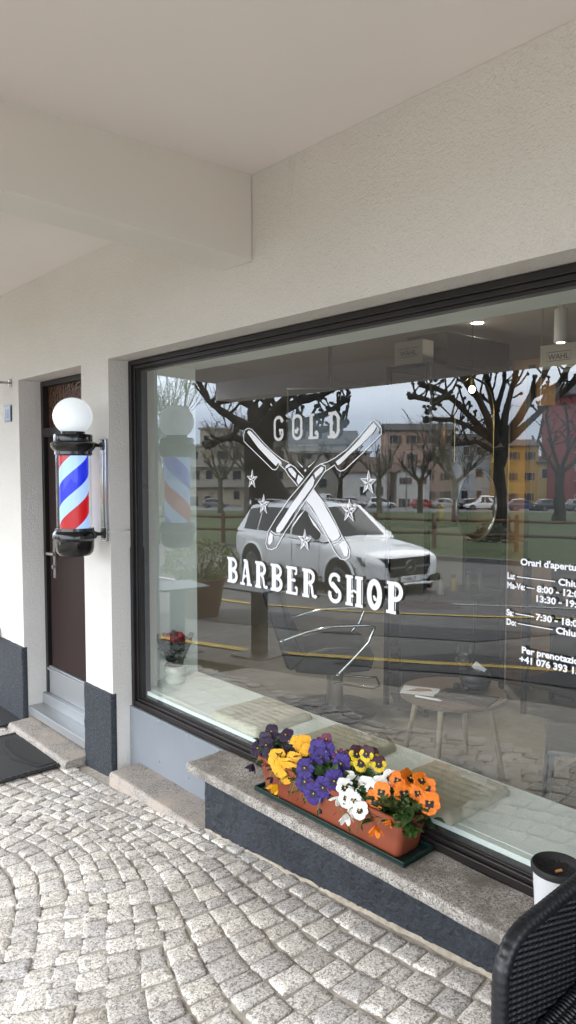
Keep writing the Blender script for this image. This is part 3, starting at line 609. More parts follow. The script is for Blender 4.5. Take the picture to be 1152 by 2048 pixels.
def glyph(ch):
    """(stroke polyline, width) in a box one unit high; first value is the advance width"""
    S=[];P=[]
    def serif(x,z,w=.40): S.append(([(x-w/2,z),(x+w/2,z)],.085))
    if ch=='B':
        S+= [([(.2,.04),(.2,.96)],.20),([(.05,.955),(.34,.955)],.09),([(.05,.045),(.34,.045)],.09)]
        S+= [(arc(.33,.745,.185,.20,95,-95),.12),(arc(.33,.28,.21,.22,95,-95),.135),([(.24,.525),(.36,.525)],.07)]
        P+= [arc(.385,.52,.05,.05,0,330)]; w=.62
    elif ch=='A':
        S+= [([(.14,.05),(.29,.95)],.075),([(.48,.05),(.33,.95)],.17),([(.02,.045),(.26,.045)],.085),([(.36,.045),(.62,.045)],.085),([(.2,.36),(.42,.36)],.08),([(.2,.955),(.37,.955)],.09)]
        P+= [arc(.22,.30,.06,.06,0,330)]; w=.64
    elif ch=='R':
        S+= [([(.2,.04),(.2,.96)],.20),([(.05,.955),(.34,.955)],.09),([(.05,.045),(.34,.045)],.09),(arc(.33,.73,.19,.21,95,-95),.125),([(.24,.52),(.36,.52)],.07)]
        S+= [([(.37,.50),(.45,.40),(.475,.20),(.50,.08),(.60,.05),(.64,.12)],.10)]
        P+= [arc(.36,.50,.055,.055,0,330)]; w=.66
    elif ch=='E':
        S+= [([(.2,.04),(.2,.96)],.20),([(.05,.955),(.52,.955)],.09),([(.05,.045),(.54,.045)],.09),([(.50,.96),(.51,.74)],.07),([(.52,.04),(.53,.28)],.075),([(.28,.52),(.40,.52)],.075)]
        P+= [arc(.41,.52,.065,.065,0,330),arc(.47,.76,.05,.05,0,330),arc(.49,.26,.055,.055,0,330)]; w=.62
    elif ch=='S':
        S+= [(arc(.33,.73,.20,.22,25,270,16),.11),(arc(.33,.265,.21,.225,90,-205,16),.12),([(.20,.64),(.33,.52),(.46,.38)],.17)]
        P+= [arc(.49,.78,.06,.06,0,330),arc(.15,.22,.065,.065,0,330)]; w=.62
    elif ch=='H':
        S+= [([(.18,.04),(.18,.96)],.18),([(.56,.04),(.56,.96)],.18),([(.04,.955),(.33,.955)],.09),([(.04,.045),(.33,.045)],.09),([(.42,.955),(.71,.955)],.09),([(.42,.045),(.71,.045)],.09)]
        S+= [(arc(.37,.40,.10,.11,20,160),.07)]; P+= [arc(.31,.33,.05,.05,0,330)]; w=.74
    elif ch=='O':
        S+= [(arc(.30,.5,.19,.405,0,352,28)+[(.49,.5)],.17)]; P+= [arc(.33,.36,.06,.06,0,330),arc(.29,.43,.045,.045,0,330)]; w=.60
    elif ch=='P':
        S+= [([(.2,.04),(.2,.96)],.20),([(.05,.955),(.34,.955)],.09),([(.03,.045),(.37,.045)],.09),(arc(.34,.70,.20,.24,95,-100),.135)]
        P+= [arc(.34,.47,.07,.07,0,330)]; w=.62
    return w,S,P
def write(mb,word,x0,x1,z,h,smean=1.0):
    adv=sum(glyph(c)[0] for c in word)+.10*(len(word)-1); sx=(x1-x0)/adv/h
    x=x0
    for c in word:
        w,S,P=glyph(c)
        for pl,wd in S: mb.ribbon([(x+p[0]*h*sx,z+p[1]*h) for p in pl],wd*h*1.16*min(1,sx*1.05),nexty())
        for pl in P: mb.poly([(x+p[0]*h*sx,z+p[1]*h) for p in pl],nexty())
        # thin shade line right of each heavy stem
        for pl,wd in S:
            if len(pl)==2 and abs(pl[0][0]-pl[1][0])<.02 and wd>.15:
                mb.ribbon([(x+(pl[0][0]+wd/2+.05)*h*sx,z+.12*h),(x+(pl[1][0]+wd/2+.05)*h*sx,z+.88*h)],.022*h,nexty())
        x+=(w+.10)*h*sx
for wd_,a_,b_ in (('BARBER',-2.680,-2.070),('SHOP',-2.012,-1.622)):
    mb=MB(); write(mb,wd_,a_,b_,1.150,.118); mb.build('shop_lettering',M['vinyl'],win)
# GOLD: tall open letters
mb=MB(); gz,gh=1.803,.098
def gs(pts,x,w=.0105): mb.ribbon([(x+p[0]*.062,gz+(p[1])*gh) for p in pts],w*1.22,nexty())
def gd(c,x,r=.011): mb.poly([(x+c[0]*.062+r*cos(R(a)),gz+c[1]*gh+r*sin(R(a))) for a in range(0,360,30)],nexty())
o_=arc(.5,.76,.40,.22,0,180,8)+arc(.5,.24,.40,.22,180,360,8); o_=o_+[o_[0]]
gv=mat('silver_white_vinyl',(.66,.67,.68),.4)
mb=MB(); x=-2.335; gs(arc(.5,.76,.40,.22,20,180,8)+arc(.5,.24,.40,.22,180,360,8)+[(.9,.42),(.55,.42)],x); gd((.85,.84),x,.009); gs([(.68,.2),(.68,.42)],x,.006); mb.build('gold_letter',gv,win)
mb=MB(); x=-2.218; gs(o_,x,.011); gd((.42,.33),x,.010); gs([(.5,.3),(.58,.40),(.5,.5)],x,.005); mb.build('gold_letter',gv,win)
mb=MB(); x=-2.122; gs([(.3,.03),(.3,.97)],x,.015); gs([(.05,.97),(.6,.97)],x,.008); gs([(.05,.03),(.95,.03)],x,.009); gs([(.9,.03),(.92,.22)],x,.008); gd((.80,.22),x,.010); mb.build('gold_letter',gv,win)
mb=MB(); x=-2.005; gs([(.25,.03),(.25,.97)],x,.013); gs([(.0,.97),(.45,.97)],x,.009); gs([(-.05,.03),(.45,.03)],x,.009); gs([(.4,.97)]+arc(.45,.72,.42,.25,90,0,7)+arc(.45,.28,.42,.25,0,-90,7)+[(.4,.03)],x,.012); gd((.42,.16),x,.010); mb.build('gold_letter',gv,win)
# opening hours
mb=MB(); zt=.0275; wt=.0011; T=.0275
class _L: pass
mb=MB()
def newline():
    global mb
    if mb.v: mb.build('opening_hours',M['vinyl'],win)
    mb=MB()
lastz=[0]
def tx(s,x,z,size=T,right=None,xs=1.0):
    if abs(z-lastz[0])>.004: newline()
    lastz[0]=z
    return put_text(mb,s,size,x,z,nexty(),wt,right=right,xs=xs)
tx("Orari d'apertura",-1.161,1.382,.0285,xs=1.08)
RT=-.905
a=tx('Lu:',-1.206,1.334,xs=.84); mb.ribbon([(a+.006,1.343),(-1.046,1.343)],.0028,nexty()); tx('Chiuso',0,1.332,right=RT-.04) if False else tx('Chiuso',-1.036,1.334,xs=1.18)
a=tx('Ma-Ve:',-1.206,1.304,xs=.80); mb.ribbon([(a+.005,1.313),(-1.111,1.313)],.0028,nexty()); tx('8:00 - 12:00',-1.104,1.304,xs=1.12)
tx('13:30 - 19:00',-1.110,1.274,xs=1.12)
a=tx('Sa:',-1.206,1.217,xs=.84); mb.ribbon([(a+.006,1.226),(-1.112,1.226)],.0028,nexty()); tx('7:30 - 18:00',-1.106,1.217,xs=1.12)
a=tx('Do:',-1.206,1.187,xs=.84); mb.ribbon([(a+.006,1.196),(-1.050,1.196)],.0028,nexty()); tx('Chiuso',-1.040,1.187,xs=1.18)
tx('Per prenotazioni:',-1.151,1.106,.0285,xs=1.08); tx('+41 076 393 15 83',-1.158,1.076,.0285,xs=1.08)
mb.build('opening_hours',M['vinyl'],win)

# ---- niche behind the window
mb=MB(); mb.box(-3.62,-.21,.092,.50,.28,.430); mb.build('niche_shelf',M['shelf'],win,bevel=.003)
mb=MB(); mb.box(-3.49,-.21,.0605,.0915,.30,.4285); mb.build('shelf_edge',M['shelf'],win)
mb=MB()
mb.box(-3.90,-3.62,.165,.505,.42,2.285)
mb.box(-.2,-.05,.165,.505,.42,2.285)
mb.box(-3.90,.2,.165,.55,2.286,2.75); mb.build('window_reveal',M['niche'],shop)
mb=MB(); mb.box(-3.84,-.05,.48,.5005,-.1,.279); mb.build('bench_front',M['room'],shop)
# ---- room
mb=MB(); mb.box(-5.9,2.9,.165,5.2,-.12,.0); mb.build('room_floor',M['floor_in'],shop)
mb=MB(); mb.box(-5.9,2.9,.555,5.2,2.72,2.80); mb.build('room_ceiling',M['roomceil'],shop)
mb=MB(); mb.box(-6.0,-5.9,.2,5.2,0,2.72); mb.box(-6.0,2.95,4.6,4.75,0,2.72); mb.box(2.8,2.94,.2,4.6,0,2.72)
mb.box(-5.9,-3.905,.40,.52,.0,2.72); mb.box(-.04,2.8,.40,.52,0,2.72); mb.build('room_wall',M['room'],shop)
mb=MB(); mb.box(-2.96,-1.2,2.96,3.02,0,2.5); mb.build('wood_partition',M['wood'],shop,bevel=.004)
# warm timber frame posts
mb=MB()
for x in (-2.80,-2.33,-1.9): mb.box(x,x+.045,2.93,2.958,0,2.45)
mb.build('black_battens',M['blackm'],shop)

# ---- door
door=bpy.data.objects.new('door',None); COL.objects.link(door); door.parent=shop; door['label']='dark brown entrance door with hammered glass transom and aluminium kick plate'
DX0,DX1=-4.77,-3.85
mb=MB(); ring(mb,DX0,DX1,.05,2.268,.035,.028,.12); mb.box(DX0+.0345,DX1-.0345,.028,.12,1.895,1.955); mb.build('door_frame',M['frame'],door,bevel=.003)
mb=MB(); mb.box(DX0+.07,DX1-.036,.045,.10,.325,1.894); mb.build('door_leaf',M['door'],door,bevel=.003)
mb=MB(); mb.box(DX0+.036,DX0+.069,.060,.10,.13,1.894); mb.build('rebate_strip',M['blackm'],door)
mb=MB(); mb.box(DX0+.036,DX1-.036,.07,.08,1.956,2.232); mb.build('transom_glass',M['hammer'],door)
mb=MB(); mb.box(DX0+.036,DX1-.036,.036,.10,.135,.322); mb.box(DX0+.036,DX1-.036,.022,.0355,.296,.312)
mb.build('kick_plate',M['alu'],door,bevel=.002)
mb=MB(); mb.box(DX0+.002,DX1-.002,-.105,.10,.0075,.060); mb.box(DX0+.002,DX1-.002,.0,.10,.0605,.134); mb.build('threshold',M['alu'],door,bevel=.002)
mb=MB(); mb.box(-4.635,-4.60,.036,.0445,.945,1.20); mb.tube([(-4.617,.04,1.115),(-4.617,-.015,1.115)],.010,10); mb.tube([(-4.617,-.012,1.115),(-4.60,-.018,1.115),(-4.50,-.018,1.118)],.0095,10)
mb.tube([(-4.617,.04,1.02),(-4.617,.022,1.02)],.014,12); mb.build('door_handle',M['steel'],door,smooth=40)
# black sheet standing in for the shade of the hall behind the door
mb=MB(); mb.box(-4.80,-3.82,.13,.14,.0,2.27); mb.build('hall_shade_sheet',M['blackm'],shop)

# ------------------------------------------------------------------ small things on the facade
t=thing('house_number_sign','small blue enamel house number plate reading 18 on the left wall','house number',(-4.946,YW,2.058))
mb=MB(); mb.box(-.060,.060,-.008,-.0005,-.056,.056); mb.build('plate',M['plate_d'],t,bevel=.001)
mb=MB(); mb.box(-.050,.050,-.010,-.0082,-.047,.047); mb.build('plate_face',M['plate'],t)
mb=MB(); put_text(mb,'18',.088,-.045,-.032,-.0105,.003,xs=.85); mb.build('digits',M['plate_d'],t)
t=thing('wall_spotlight','chrome arm with black spotlight head on the wall left of the door','wall lamp',(-4.90,YW,2.262))
mb=MB(); mb.lathe([(.028,0),(.028,.006),(.012,.012)],(0,0,0),16,M=Matrix.Rotation(R(90),4,'X')); mb.build('wall_flange',M['chrome'],t,smooth=40)
mb=MB(); mb.tube([(0,-.01,0),(0,-.10,0),(0,-.17,.006)],[.008,.010,.011],10); mb.build('arm',M['chrome'],t,smooth=60)
mb=MB(); mb.tube([(0,-.15,-.012),(0,-.19,-.035),(0,-.25,-.05)],[.012,.03,.034],14); mb.build('lamp_head',M['black'],t,smooth=50)

# ---- barber pole
bp=thing('barber_pole','lit red, white and blue barber pole with white globe on wall bracket','barber pole',(-3.6,-.295,0))
mb=MB(); pr=[]
for k in range(13):
    a=R(-58+148*k/12); pr.append((.103*cos(a),1.957+.1*sin(a)))
pr[-1]=(0.0001,pr[-1][1]); mb.lathe(pr,n=40); mb.build('globe',M['globe'],bp,smooth=180)
mb=MB(); mb.lathe([(.060,1.85),(.062,1.885),(.052,1.887)][::1],n=36)
mb.lathe([(.092,1.750),(.098,1.757),(.097,1.772),(.106,1.782),(.115,1.796),(.116,1.815),(.106,1.824),(.100,1.826),(.101,1.852),(.098,1.862),(.060,1.866)],n=48); 
mb.build('top_cap',M['black'],bp,smooth=35)
mb=MB(); mb.lathe([(.100,1.366),(.102,1.352),(.108,1.346),(.114,1.335),(.1145,1.312),(.104,1.302),(.100,1.298),(.100,1.262),(.095,1.236),(.080,1.219),(.05,1.212),(.0001,1.210)][::-1],n=48); mb.build('bottom_cap',M['black'],bp,smooth=35)
# striped drum
mb=MB(); nz,na=60,72; r=.076; z0,z1=1.360,1.756; vs=[];fs=[];mi=[]
# the stripes follow helices: vertices are sheared so that every face lies in one stripe
P_=.40; bands=[(0,.112,'r'),(.112,.20,'w'),(.20,.312,'b'),(.312,.40,'w')]
def drumquad(a0,a1,za,zb,m_):
    pass
for ia in range(na):
    a0=2*pi*ia/na; a1=2*pi*(ia+1)/na
    for tnum in range(-3,6):
        for (b0,b1,cc) in bands:
            # at angle a stripe spans b + P*(a/2pi) + n P ; phase chosen from the photograph
            ph=.03+P_*tnum
            def zz(b,a): return 1.36+b+ph+P_*a/(2*pi)
            q=[(a0,zz(b0,a0)),(a1,zz(b0,a1)),(a1,zz(b1,a1)),(a0,zz(b1,a0))]
            if max(p[1] for p in q)<z0 or min(p[1] for p in q)>z1: continue
            q=[(a,min(z1,max(z0,z))) for a,z in q]
            k=len(vs); vs+=[(r*cos(a),r*sin(a),z) for a,z in q]; fs.append((k,k+1,k+2,k+3)); mi.append({'r':0,'w':1,'b':2}[cc])
for f,i_ in zip(fs,mi): pass
mb.v=vs; mb.f=[list(f) for f in fs]; mb.mi=mi
mb.build('striped_drum',[M['s_red'],M['s_white'],M['s_blue']],bp)
mb=MB(); mb.lathe([(.092,1.360),(.092,1.756)],n=48,caps=False); mb.build('clear_tube',M['clear'],bp,smooth=180)
for z in (1.812,1.330):
    mb=MB(); mb.tube([(.02,.10,z),(.02,.135,z-.006),(.02,.158,z)],[.016,.009,.016],10); mb.box(.004,.036,.150,.167,z-.028,z+.028); mb.build('arm',M['black'],bp,bevel=.002,smooth=40)
mb=MB(); mb.box(-.012,.052,.157,.1725,1.285,1.842); mb.box(.010,.030,.1495,.1568,1.36,1.785); mb.build('mounting_plate',M['chrome'],bp,bevel=.003)
for z in (1.83,1.298): mb=MB(); mb.ball((.02,.155,z),.006,1,8,6); mb.build('bolt',M['steel'],bp,smooth=180)
cb=MB(); cb.tube([(-3.545,-.13,1.335),(-3.533,-.128,1.337),(-3.526,-.118,1.338),(-3.524,-.06,1.345),(-3.522,-.006,1.342)],.0035,6)
o=cb.build('power_cable',M['white'],smooth=180); tag(o,'thin white power cable running from the barber pole to the window frame','cable')

# ---- door mats
def doormat(name,loc,w,d,label,border=True):
    t=thing(name,label,'door mat',loc)
    mb=MB(); mb.box(-w/2,w/2,-d/2,d/2,0,.012); mb.build('rubber_base',M['rubber'],t,bevel=.004)
    if border:
        mb=MB(); b=.045
        def link(x,y,rz): 
            Mx=Matrix.Translation((x,y,.0125))@Matrix.Rotation(rz,4,'Z')
            mb.box(-.013,.013,-.004,.004,0,.004,M=Mx); mb.box(-.017,-.011,-.012,.012,0,.004,M=Mx)
        n=int(w/.034)
        for i in range(n):
            x=-w/2+.02+i*(w-.04)/(n-1)
            link(x,-d/2+.022,0); link(x,d/2-.022,0)
        n=int(d/.034)
        for i in range(1,n-1):
            y=-d/2+.02+i*(d-.04)/(n-1); link(-w/2+.022,y,pi/2); link(w/2-.022,y,pi/2)
        for yq in (0,):
            for i in range(26): 
                a=-.95+1.9*i/25; link(w*.05+w*.42*sin(a)*1.0-0.02, -d*.02-(cos(a)-.6)*d*.25+.05,pi/2+a*.3)
        mb.build('relief_border',M['rubber2'],t)
        mb=MB(); mb.prism([(-w*.36+w*.0,d*.05),(-w*.30,d*.36),(w*.42,d*.36),(w*.42,.02),(w*.1,-.05),(-w*.2,-.02)],.0123,.0150); mb.build('smooth_field',M['blackm'],t)
    return t
doormat('door_mat',(-4.26,-.395,G(-4.26,-.4)+.012),.70,.45,'black rubber door mat with relief border in front of the brown door')
doormat('door_mat',(-5.12,-.30,G(-5.1,-.3)+.012),.66,.34,'plain black mat by the wall at the left edge',False)
# ------------------------------------------------------------------ planter with pansies
tr=MB(); x0,x1,y0,y1=-2.235,-1.452,-.176,-.012
tr.box(x0,x1,y0,y1,.3545,.3600); tr.box(x0,x1,y0,y0+.005,.3602,.374); tr.box(x0,x1,y1-.005,y1,.3602,.374); tr.box(x0,x0+.005,y0+.0052,y1-.0052,.3602,.374); tr.box(x1-.005,x1,y0+.0052,y1-.0052,.3602,.374)
o=tr.build('drip_tray',M['green_pl'],bevel=.002); tag(o,'long dark green plastic drip tray under the flower box','tray')
pl=thing('flower_box','long terracotta coloured plastic flower box on the granite sill','planter',(-1.843,-.094,.3606))
def rrect(hx,hy,r,z,n=5):
    o=[]
    for cx,cy,a in ((hx-r,hy-r,0),(-hx+r,hy-r,90),(-hx+r,-hy+r,180),(hx-r,-hy+r,270)):
        for k in range(n+1): o.append((cx+r*cos(R(a+90*k/n)),cy+r*sin(R(a+90*k/n)),z))
    return o
def loft(mb,rings,cap0=True,cap1=True,mi=None):
    vs=[p for r_ in rings for p in r_]; n=len(rings[0]); fs=[]
    for j in range(len(rings)-1):
        for k in range(n):
            k2=(k+1)%n; fs.append((j*n+k,j*n+k2,(j+1)*n+k2,(j+1)*n+k))
    if cap0: fs.append(tuple(range(n-1,-1,-1)))
    if cap1: fs.append(tuple((len(rings)-1)*n+k for k in range(n)))
    mb.add(vs,fs,mi)
mb=MB(); loft(mb,[rrect(.345,.058,.02,0),rrect(.352,.062,.024,.012),rrect(.378,.074,.026,.128),rrect(.388,.081,.03,.130),rrect(.389,.082,.03,.146),rrect(.385,.078,.028,.148),rrect(.377,.070,.025,.146),rrect(.374,.068,.024,.115)],True,False)
mb.build('box',M['terracotta'],pl,smooth=50)
mb=MB(); n=30; vs=[];fs=[]
for j in range(7):
    for i in range(n+1): vs.append((-.374+.748*i/n,-.067+.134*j/6,.118+.012*noise.noise(Vector((i*.7,j*.9,2)))))
for j in range(6):
    for i in range(n): q=j*(n+1)+i; fs.append((q,q+1,q+n+2,q+n+1))
mb.add(vs,fs); mb.build('soil',M['terr_in'],pl)
mb=MB(); mb.ball((-.02,-.0645,.035),.010,1,8,6); mb.build('overflow_hole',M['blackm'],pl)
rnd=random.Random(11)
def petal_geo(mb,ang,L,W,Mx,m_base,m_blotch,blotch,seed,tilt=.15,lift=0,cup=.12):
    nu,nv=7,8; vs=[];fs=[];mi=[]
    for j in range(nv+1):
        t=j/nv; w=W*((.28+.72*sin(pi/2*t/.6)) if t<.6 else max(.12,math.sqrt(max(0,1-((t-.6)/.42)**2))))
        for i in range(nu+1):
            s=(i/nu-.5)*2
            rr=L*t*(1-.05*s*s*t)
            x=s*w*.5; z=tilt*rr+lift+cup*L*(t*t)*(-1)*.5+ .0022*sin(s*7+seed)*t*t+.0016*sin(s*13+seed*2)*t**3
            p=Vector((x,rr,z)); p=Matrix.Rotation(ang,4,'Z')@p; vs.append(tuple(Mx@p))
    for j in range(nv):
        for i in range(nu):
            q=j*(nu+1)+i; fs.append((q,q+1,q+nu+2,q+nu+1)); s=abs((i+.5)/nu-.5)*2
            mi.append(m_blotch if (j+.5)/nv<blotch*(1-.35*s) and j>0 else (m_blotch if blotch>0 and j==0 else m_base))
    o=len(mb.v); mb.v+=vs; mb.f+=[[o+k for k in f] for f in fs]; mb.mi+=mi
def bloom(kind,loc,size,parent,droop=False,facing=None):
    """one pansy bloom: two upper, two side and one lower petal"""
    mb=MB()
    # normal of the bloom
    yaw=rnd.uniform(-.5,.5); el=rnd.uniform(-.05,.55)
    nrm=Vector((sin(yaw)*.7+.62,-cos(yaw)*.85,el+.12)).normalized()
    if facing: nrm=Vector(facing).normalized()
    up=Vector((rnd.uniform(-.25,.25),0,1)); xax=up.cross(nrm).normalized(); upv=nrm.cross(xax)
    Mx=Matrix.Translation(loc)@Matrix(((xax.x,upv.x,nrm.x,0),(xax.y,upv.y,nrm.y,0),(xax.z,upv.z,nrm.z,0),(0,0,0,1)))
    s=size/2; kb={'purple':'pet_purple','yellow':'pet_yellow','violet':'pet_violet','maroon':'pet_maroon','white':'pet_white','orange':'pet_orange','bicolor':'pet_byel'}[kind]
    blo={'purple':('blotch',.0),'yellow':('yorange',.18),'violet':('vblotch',.45),'maroon':('blotch',.25),'white':('blotch',.36),'orange':('blotch',.42),'bicolor':('blotch',.48)}[kind]
    mats=[M[kb],M[blo[0]],M['eye'],M['pet_bmar']]
    topm=3 if kind=='bicolor' else 0
    bl=blo[1]
    if droop:
        for k in range(5): petal_geo(mb,k*2*pi/5+rnd.uniform(-.2,.2),s*1.05,s*.75,Mx,0,1,0,k,.9,0,-.5)
    else:
        petal_geo(mb,R(34),s*1.08,s*1.08,Mx,topm,1,0,1+size*90,.02,-.004); petal_geo(mb,R(-34),s*1.08,s*1.08,Mx,topm,1,0,3+size*70,.02,-.002)
        petal_geo(mb,R(104),s*.98,s*.92,Mx,0,1,bl,5,.05,.002); petal_geo(mb,R(-104),s*.98,s*.92,Mx,0,1,bl,7,.05,.0035)
        petal_geo(mb,R(180),s*1.05,s*1.28,Mx,0,1,bl*1.05,9,.04,.006)
        ev=Mx@Vector((0,0,.008)); mb.ball(tuple(ev),.0035,1,6,4,mi=2)
    o=mb.build('flower',mats,parent,smooth=180); return o
plant_info={'purple':('deep purple pansy plant at the left end of the flower box',.072),'yellow':('bright yellow pansy plant near the left of the flower box',.084),'violet':('blue violet pansy plant in the middle of the flower box',.086),
'maroon':('maroon pink pansy plant behind the violet blooms',.055),'bicolor':('pansy plant with yellow faces and maroon upper petals',.070),'white':('white pansy plant with black blotched faces',.070),'orange':('orange pansy plant at the right end of the flower box',.076)}
def leafblade(mb,base,d,L,W,curl,nm):
    d=Vector(d).normalized(); side=d.cross(Vector((0,0,1))); 
    if side.length<.1: side=Vector((1,0,0))
    side.normalize(); up=side.cross(d); vs=[];fs=[]; n=5
    for j in range(n+1):
        t=j/n; w=W*sin(pi*(.08+.88*t))**.8*.5; c=Vector(base)+d*L*t-Vector((0,0,curl*L*t*t))
        for k,s in enumerate((-1,-.5,0,.5,1)):
            sc=1+.12*((j%2)*2-1)*(abs(s)==1)
            vs.append(tuple(c+side*w*s*sc+up*(abs(s)*w*.35)))
    for j in range(n):
        for k in range(4): q=j*5+k; fs.append((q,q+1,q+6,q+5))
    mb.add(vs,fs)
EXTRA={'purple':[(0,.03,.0,-.03),(3,.03,.01,.02),(5,.02,.02,-.02)],'yellow':[(2,-.035,.0,.02),(3,.02,.02,-.03),(0,.03,.0,.01),(2,.02,.01,-.03)],'violet':[(2,.045,-.005,-.03),(3,-.04,0,-.035),(0,-.03,0,.02),(3,.035,.01,.03),(2,-.02,.01,.04)],'white':[(2,.035,0,.02),(5,-.03,0,-.01),(3,-.02,0,.03),(4,.01,.01,-.03),(8,-.02,0,-.03)],'orange':[(0,-.035,0,.03),(2,-.03,0,-.02),(1,.02,0,.035),(5,.02,.0,-.02)],'bicolor':[(0,.03,.01,.03)],'maroon':[(0,.02,0,.02)]}
for kind,spots in BLOOMS.items():
    spots=[(x,y-.012,z) for x,y,z in spots]
    spots+= [(spots[i][0]+a,spots[i][1]+b+.01,spots[i][2]+c) for i,a,b,c in EXTRA[kind]]
    lab,size=plant_info[kind]
    cx=sum(p[0] for p in spots)/len(spots)+ {'maroon':-.02}.get(kind,0); 
    cx=max(-2.17,min(-1.5,cx)); base=Vector((cx,-.085,.478))
    t=thing('pansy_plant',lab,'pansy',tuple(base),0,'pansies in the flower box')
    fo=MB(); st=MB()
    for i,p in enumerate(spots):
        lp=Vector(p)-base
        dr=(kind=='yellow' and i==4) or (kind=='orange' and i in (7,8,9)) or (kind=='white' and i in (6,7)) or (kind=='purple' and i in (6,8))
        sz=size*.91*rnd.uniform(.9,1.08)*(1.18 if kind=='orange' and i in (0,2) else 1)*(.8 if dr else 1)*(.62 if kind=='orange' and i in (8,9) else 1)*(.7 if kind=='purple' and i==8 else 1)
        fc=None
        if dr: fc=(rnd.uniform(-.4,.6),-.6,-.7)
        if kind in('purple','maroon') and i%2: fc=(rnd.uniform(-.8,.9),-.5,.5)
        if kind=='orange' and i in (3,4,5): fc=((1.2,-.2,.7),(.9,.1,.6),(1.0,-.3,.8))[i-3]
        bloom(kind,tuple(lp),sz,t,dr,fc)
        q=lp+Vector((0,.012,-.002)); b0=Vector((lp.x*.35,.0,-.01)); mid=(q*.55+b0*.45)+Vector((0,.01,.02))
        st.tube([b0,mid,q+Vector((0,.006,.012)),q],.0016,5)
    nl=int(135*(1.6 if kind in('purple','orange','white') else 1))
    xr=.085
    for i in range(nl):
        a=rnd.uniform(0,2*pi); rr=rnd.random()**.5
        b=Vector((rnd.uniform(-xr,xr),rnd.uniform(-.07,.06),rnd.uniform(-.02,.06)))
        d=(cos(a)*.8,sin(a)*.5-.25,rnd.uniform(.0,.9)); leafblade(fo,b,d,rnd.uniform(.035,.062),rnd.uniform(.02,.034),rnd.uniform(.1,.5),0)
    if kind=='orange':
        for k in range(12): leafblade(fo,(.03+.05*rnd.random(),-.05,.01+.035*rnd.random()),(rnd.uniform(-.5,1),-1,rnd.uniform(-.2,.4)),.055,.032,.3,0)
    if kind in('violet','white','yellow'):
        for k in range(5):
            e=Vector((rnd.uniform(-.08,.08),-.10-rnd.random()*.02,-.03-rnd.random()*.03)); st.tube([(e.x*.8,-.05,.01),(e.x*.95,-.09,.005),e],.0014,5); leafblade(fo,tuple(e),(rnd.uniform(-1,1),-.3,rnd.uniform(-1,.3)),.02,.008,.2,0)
    fo.build('leaves',M['leaf'],t,smooth=180); st.build('stems',M['stem'],t,smooth=180)
# ------------------------------------------------------------------ ash bin on the sill
t=thing('ash_bin','white cylindrical ash pot with black sand filled top on the sill','ash bin',(-.945,-.125,.3545))
H_=.205
mb=MB(); mb.lathe([(.050,0),(.054,.002),(.066,H_-.012),(.060,H_-.012),(.058,H_-.04),(.0001,H_-.04)],n=40); mb.build('body',M['binw'],t,smooth=40)
mb=MB(); mb.lathe([(.067,H_-.014),(.071,H_-.012),(.072,H_),(.068,H_+.006),(.060,H_+.004),(.050,H_-.012)],n=40,caps=False); mb.build('black_rim',M['rubber'],t,smooth=50)
mb=MB(); mb.lathe([(.051,H_-.010),(.03,H_-.016),(.0001,H_-.018)][::-1],n=32,caps=False); mb.build('ash_sand',M['ash'],t,smooth=180)
mb=MB(); mb.tube([(.0,-.01,H_-.012),(.012,.004,H_-.008)],.004,7); mb.build('cigarette_butt',mat('orange_filter',(.6,.28,.1),.8),t)

# ------------------------------------------------------------------ wicker armchair
ac=thing('wicker_armchair','black woven rattan armchair at the lower right corner beside the sill','armchair',(-.655,-.90,.09))
def weave_panel(mb,P0,U,V,nu,nv,thick,N_,r=.0042,maskfn=None):
    """horizontal strands woven in and out of uprights"""
    P0=Vector(P0);U=Vector(U);V=Vector(V);N_=Vector(N_)
    for j in range(nv):
        v=(j+.5)/nv; pts=[]
        seg=nu*4
        for i in range(seg+1):
            u=i/seg; 
            if maskfn and not maskfn(u,v): 
                if len(pts)>2: mb.tube(pts,[r]*len(pts),5,caps=False)
                pts=[]; continue
            off=sin(pi*(u*nu)+(pi if j%2 else 0))*r*.9
            pts.append(P0+U*u+V*v+N_*off)
        if len(pts)>2: mb.tube(pts,r,5,caps=False)
Hh=.745; Dp=.64
cr=.075
def amask(u,v):
    y=u*Dp; z=v*Hh
    if y<cr and z>Hh-cr: return (y-cr)**2+(z-Hh+cr)**2<cr*cr
    return True
for side,xx in ((0,0),(1,.66)):
    mb=MB(); weave_panel(mb,(xx,0,.0),(0,Dp,0),(0,0,Hh),34,128,0,(1,0,0),.0034,amask); mb.box(xx-.0015,xx+.0015,.012,Dp,.02,Hh-.03) ; p=mb.build('woven_side',M['rattan'],ac,smooth=60)
    # wrapped rim
    path=[(xx,0,0),(xx,0,.2),(xx,0,.4),(xx,0,Hh-cr)]+[(xx,cr-cr*cos(R(a)),Hh-cr+cr*sin(R(a))) for a in range(15,91,15)]+[(xx,.2,Hh),(xx,.4,Hh),(xx,Dp,Hh)]
    mb=MB(); pts=[Vector(q) for q in path]; fine=[]
    for a,b in zip(pts,pts[1:]):
        n=max(1,int((b-a).length/.0035)); fine+=[a+(b-a)*k/n for k in range(n)]
    fine.append(pts[-1]); rr=[.0150+.0014*abs(sin(i*pi/4.0)) for i in range(len(fine))]
    mb.tube(fine,rr,10); mb.build('wrapped_rim',M['rattan'],ac,smooth=60)
mb=MB(); weave_panel(mb,(0,Dp,.0),(.66,0,0),(0,.0,Hh+.04),34,134,0,(0,1,0),.0034); mb.box(.0,.66,Dp-.001,Dp+.001,.02,Hh+.03); mb.build('woven_back',M['rattan'],ac,smooth=60)
mb=MB(); weave_panel(mb,(.01,.0,.54),(.64,0,0),(0,Dp,0),34,120,0,(0,0,1),.0034); mb.box(.01,.65,.0,Dp,.515,.539); mb.build('woven_seat',M['rattan'],ac,smooth=60)
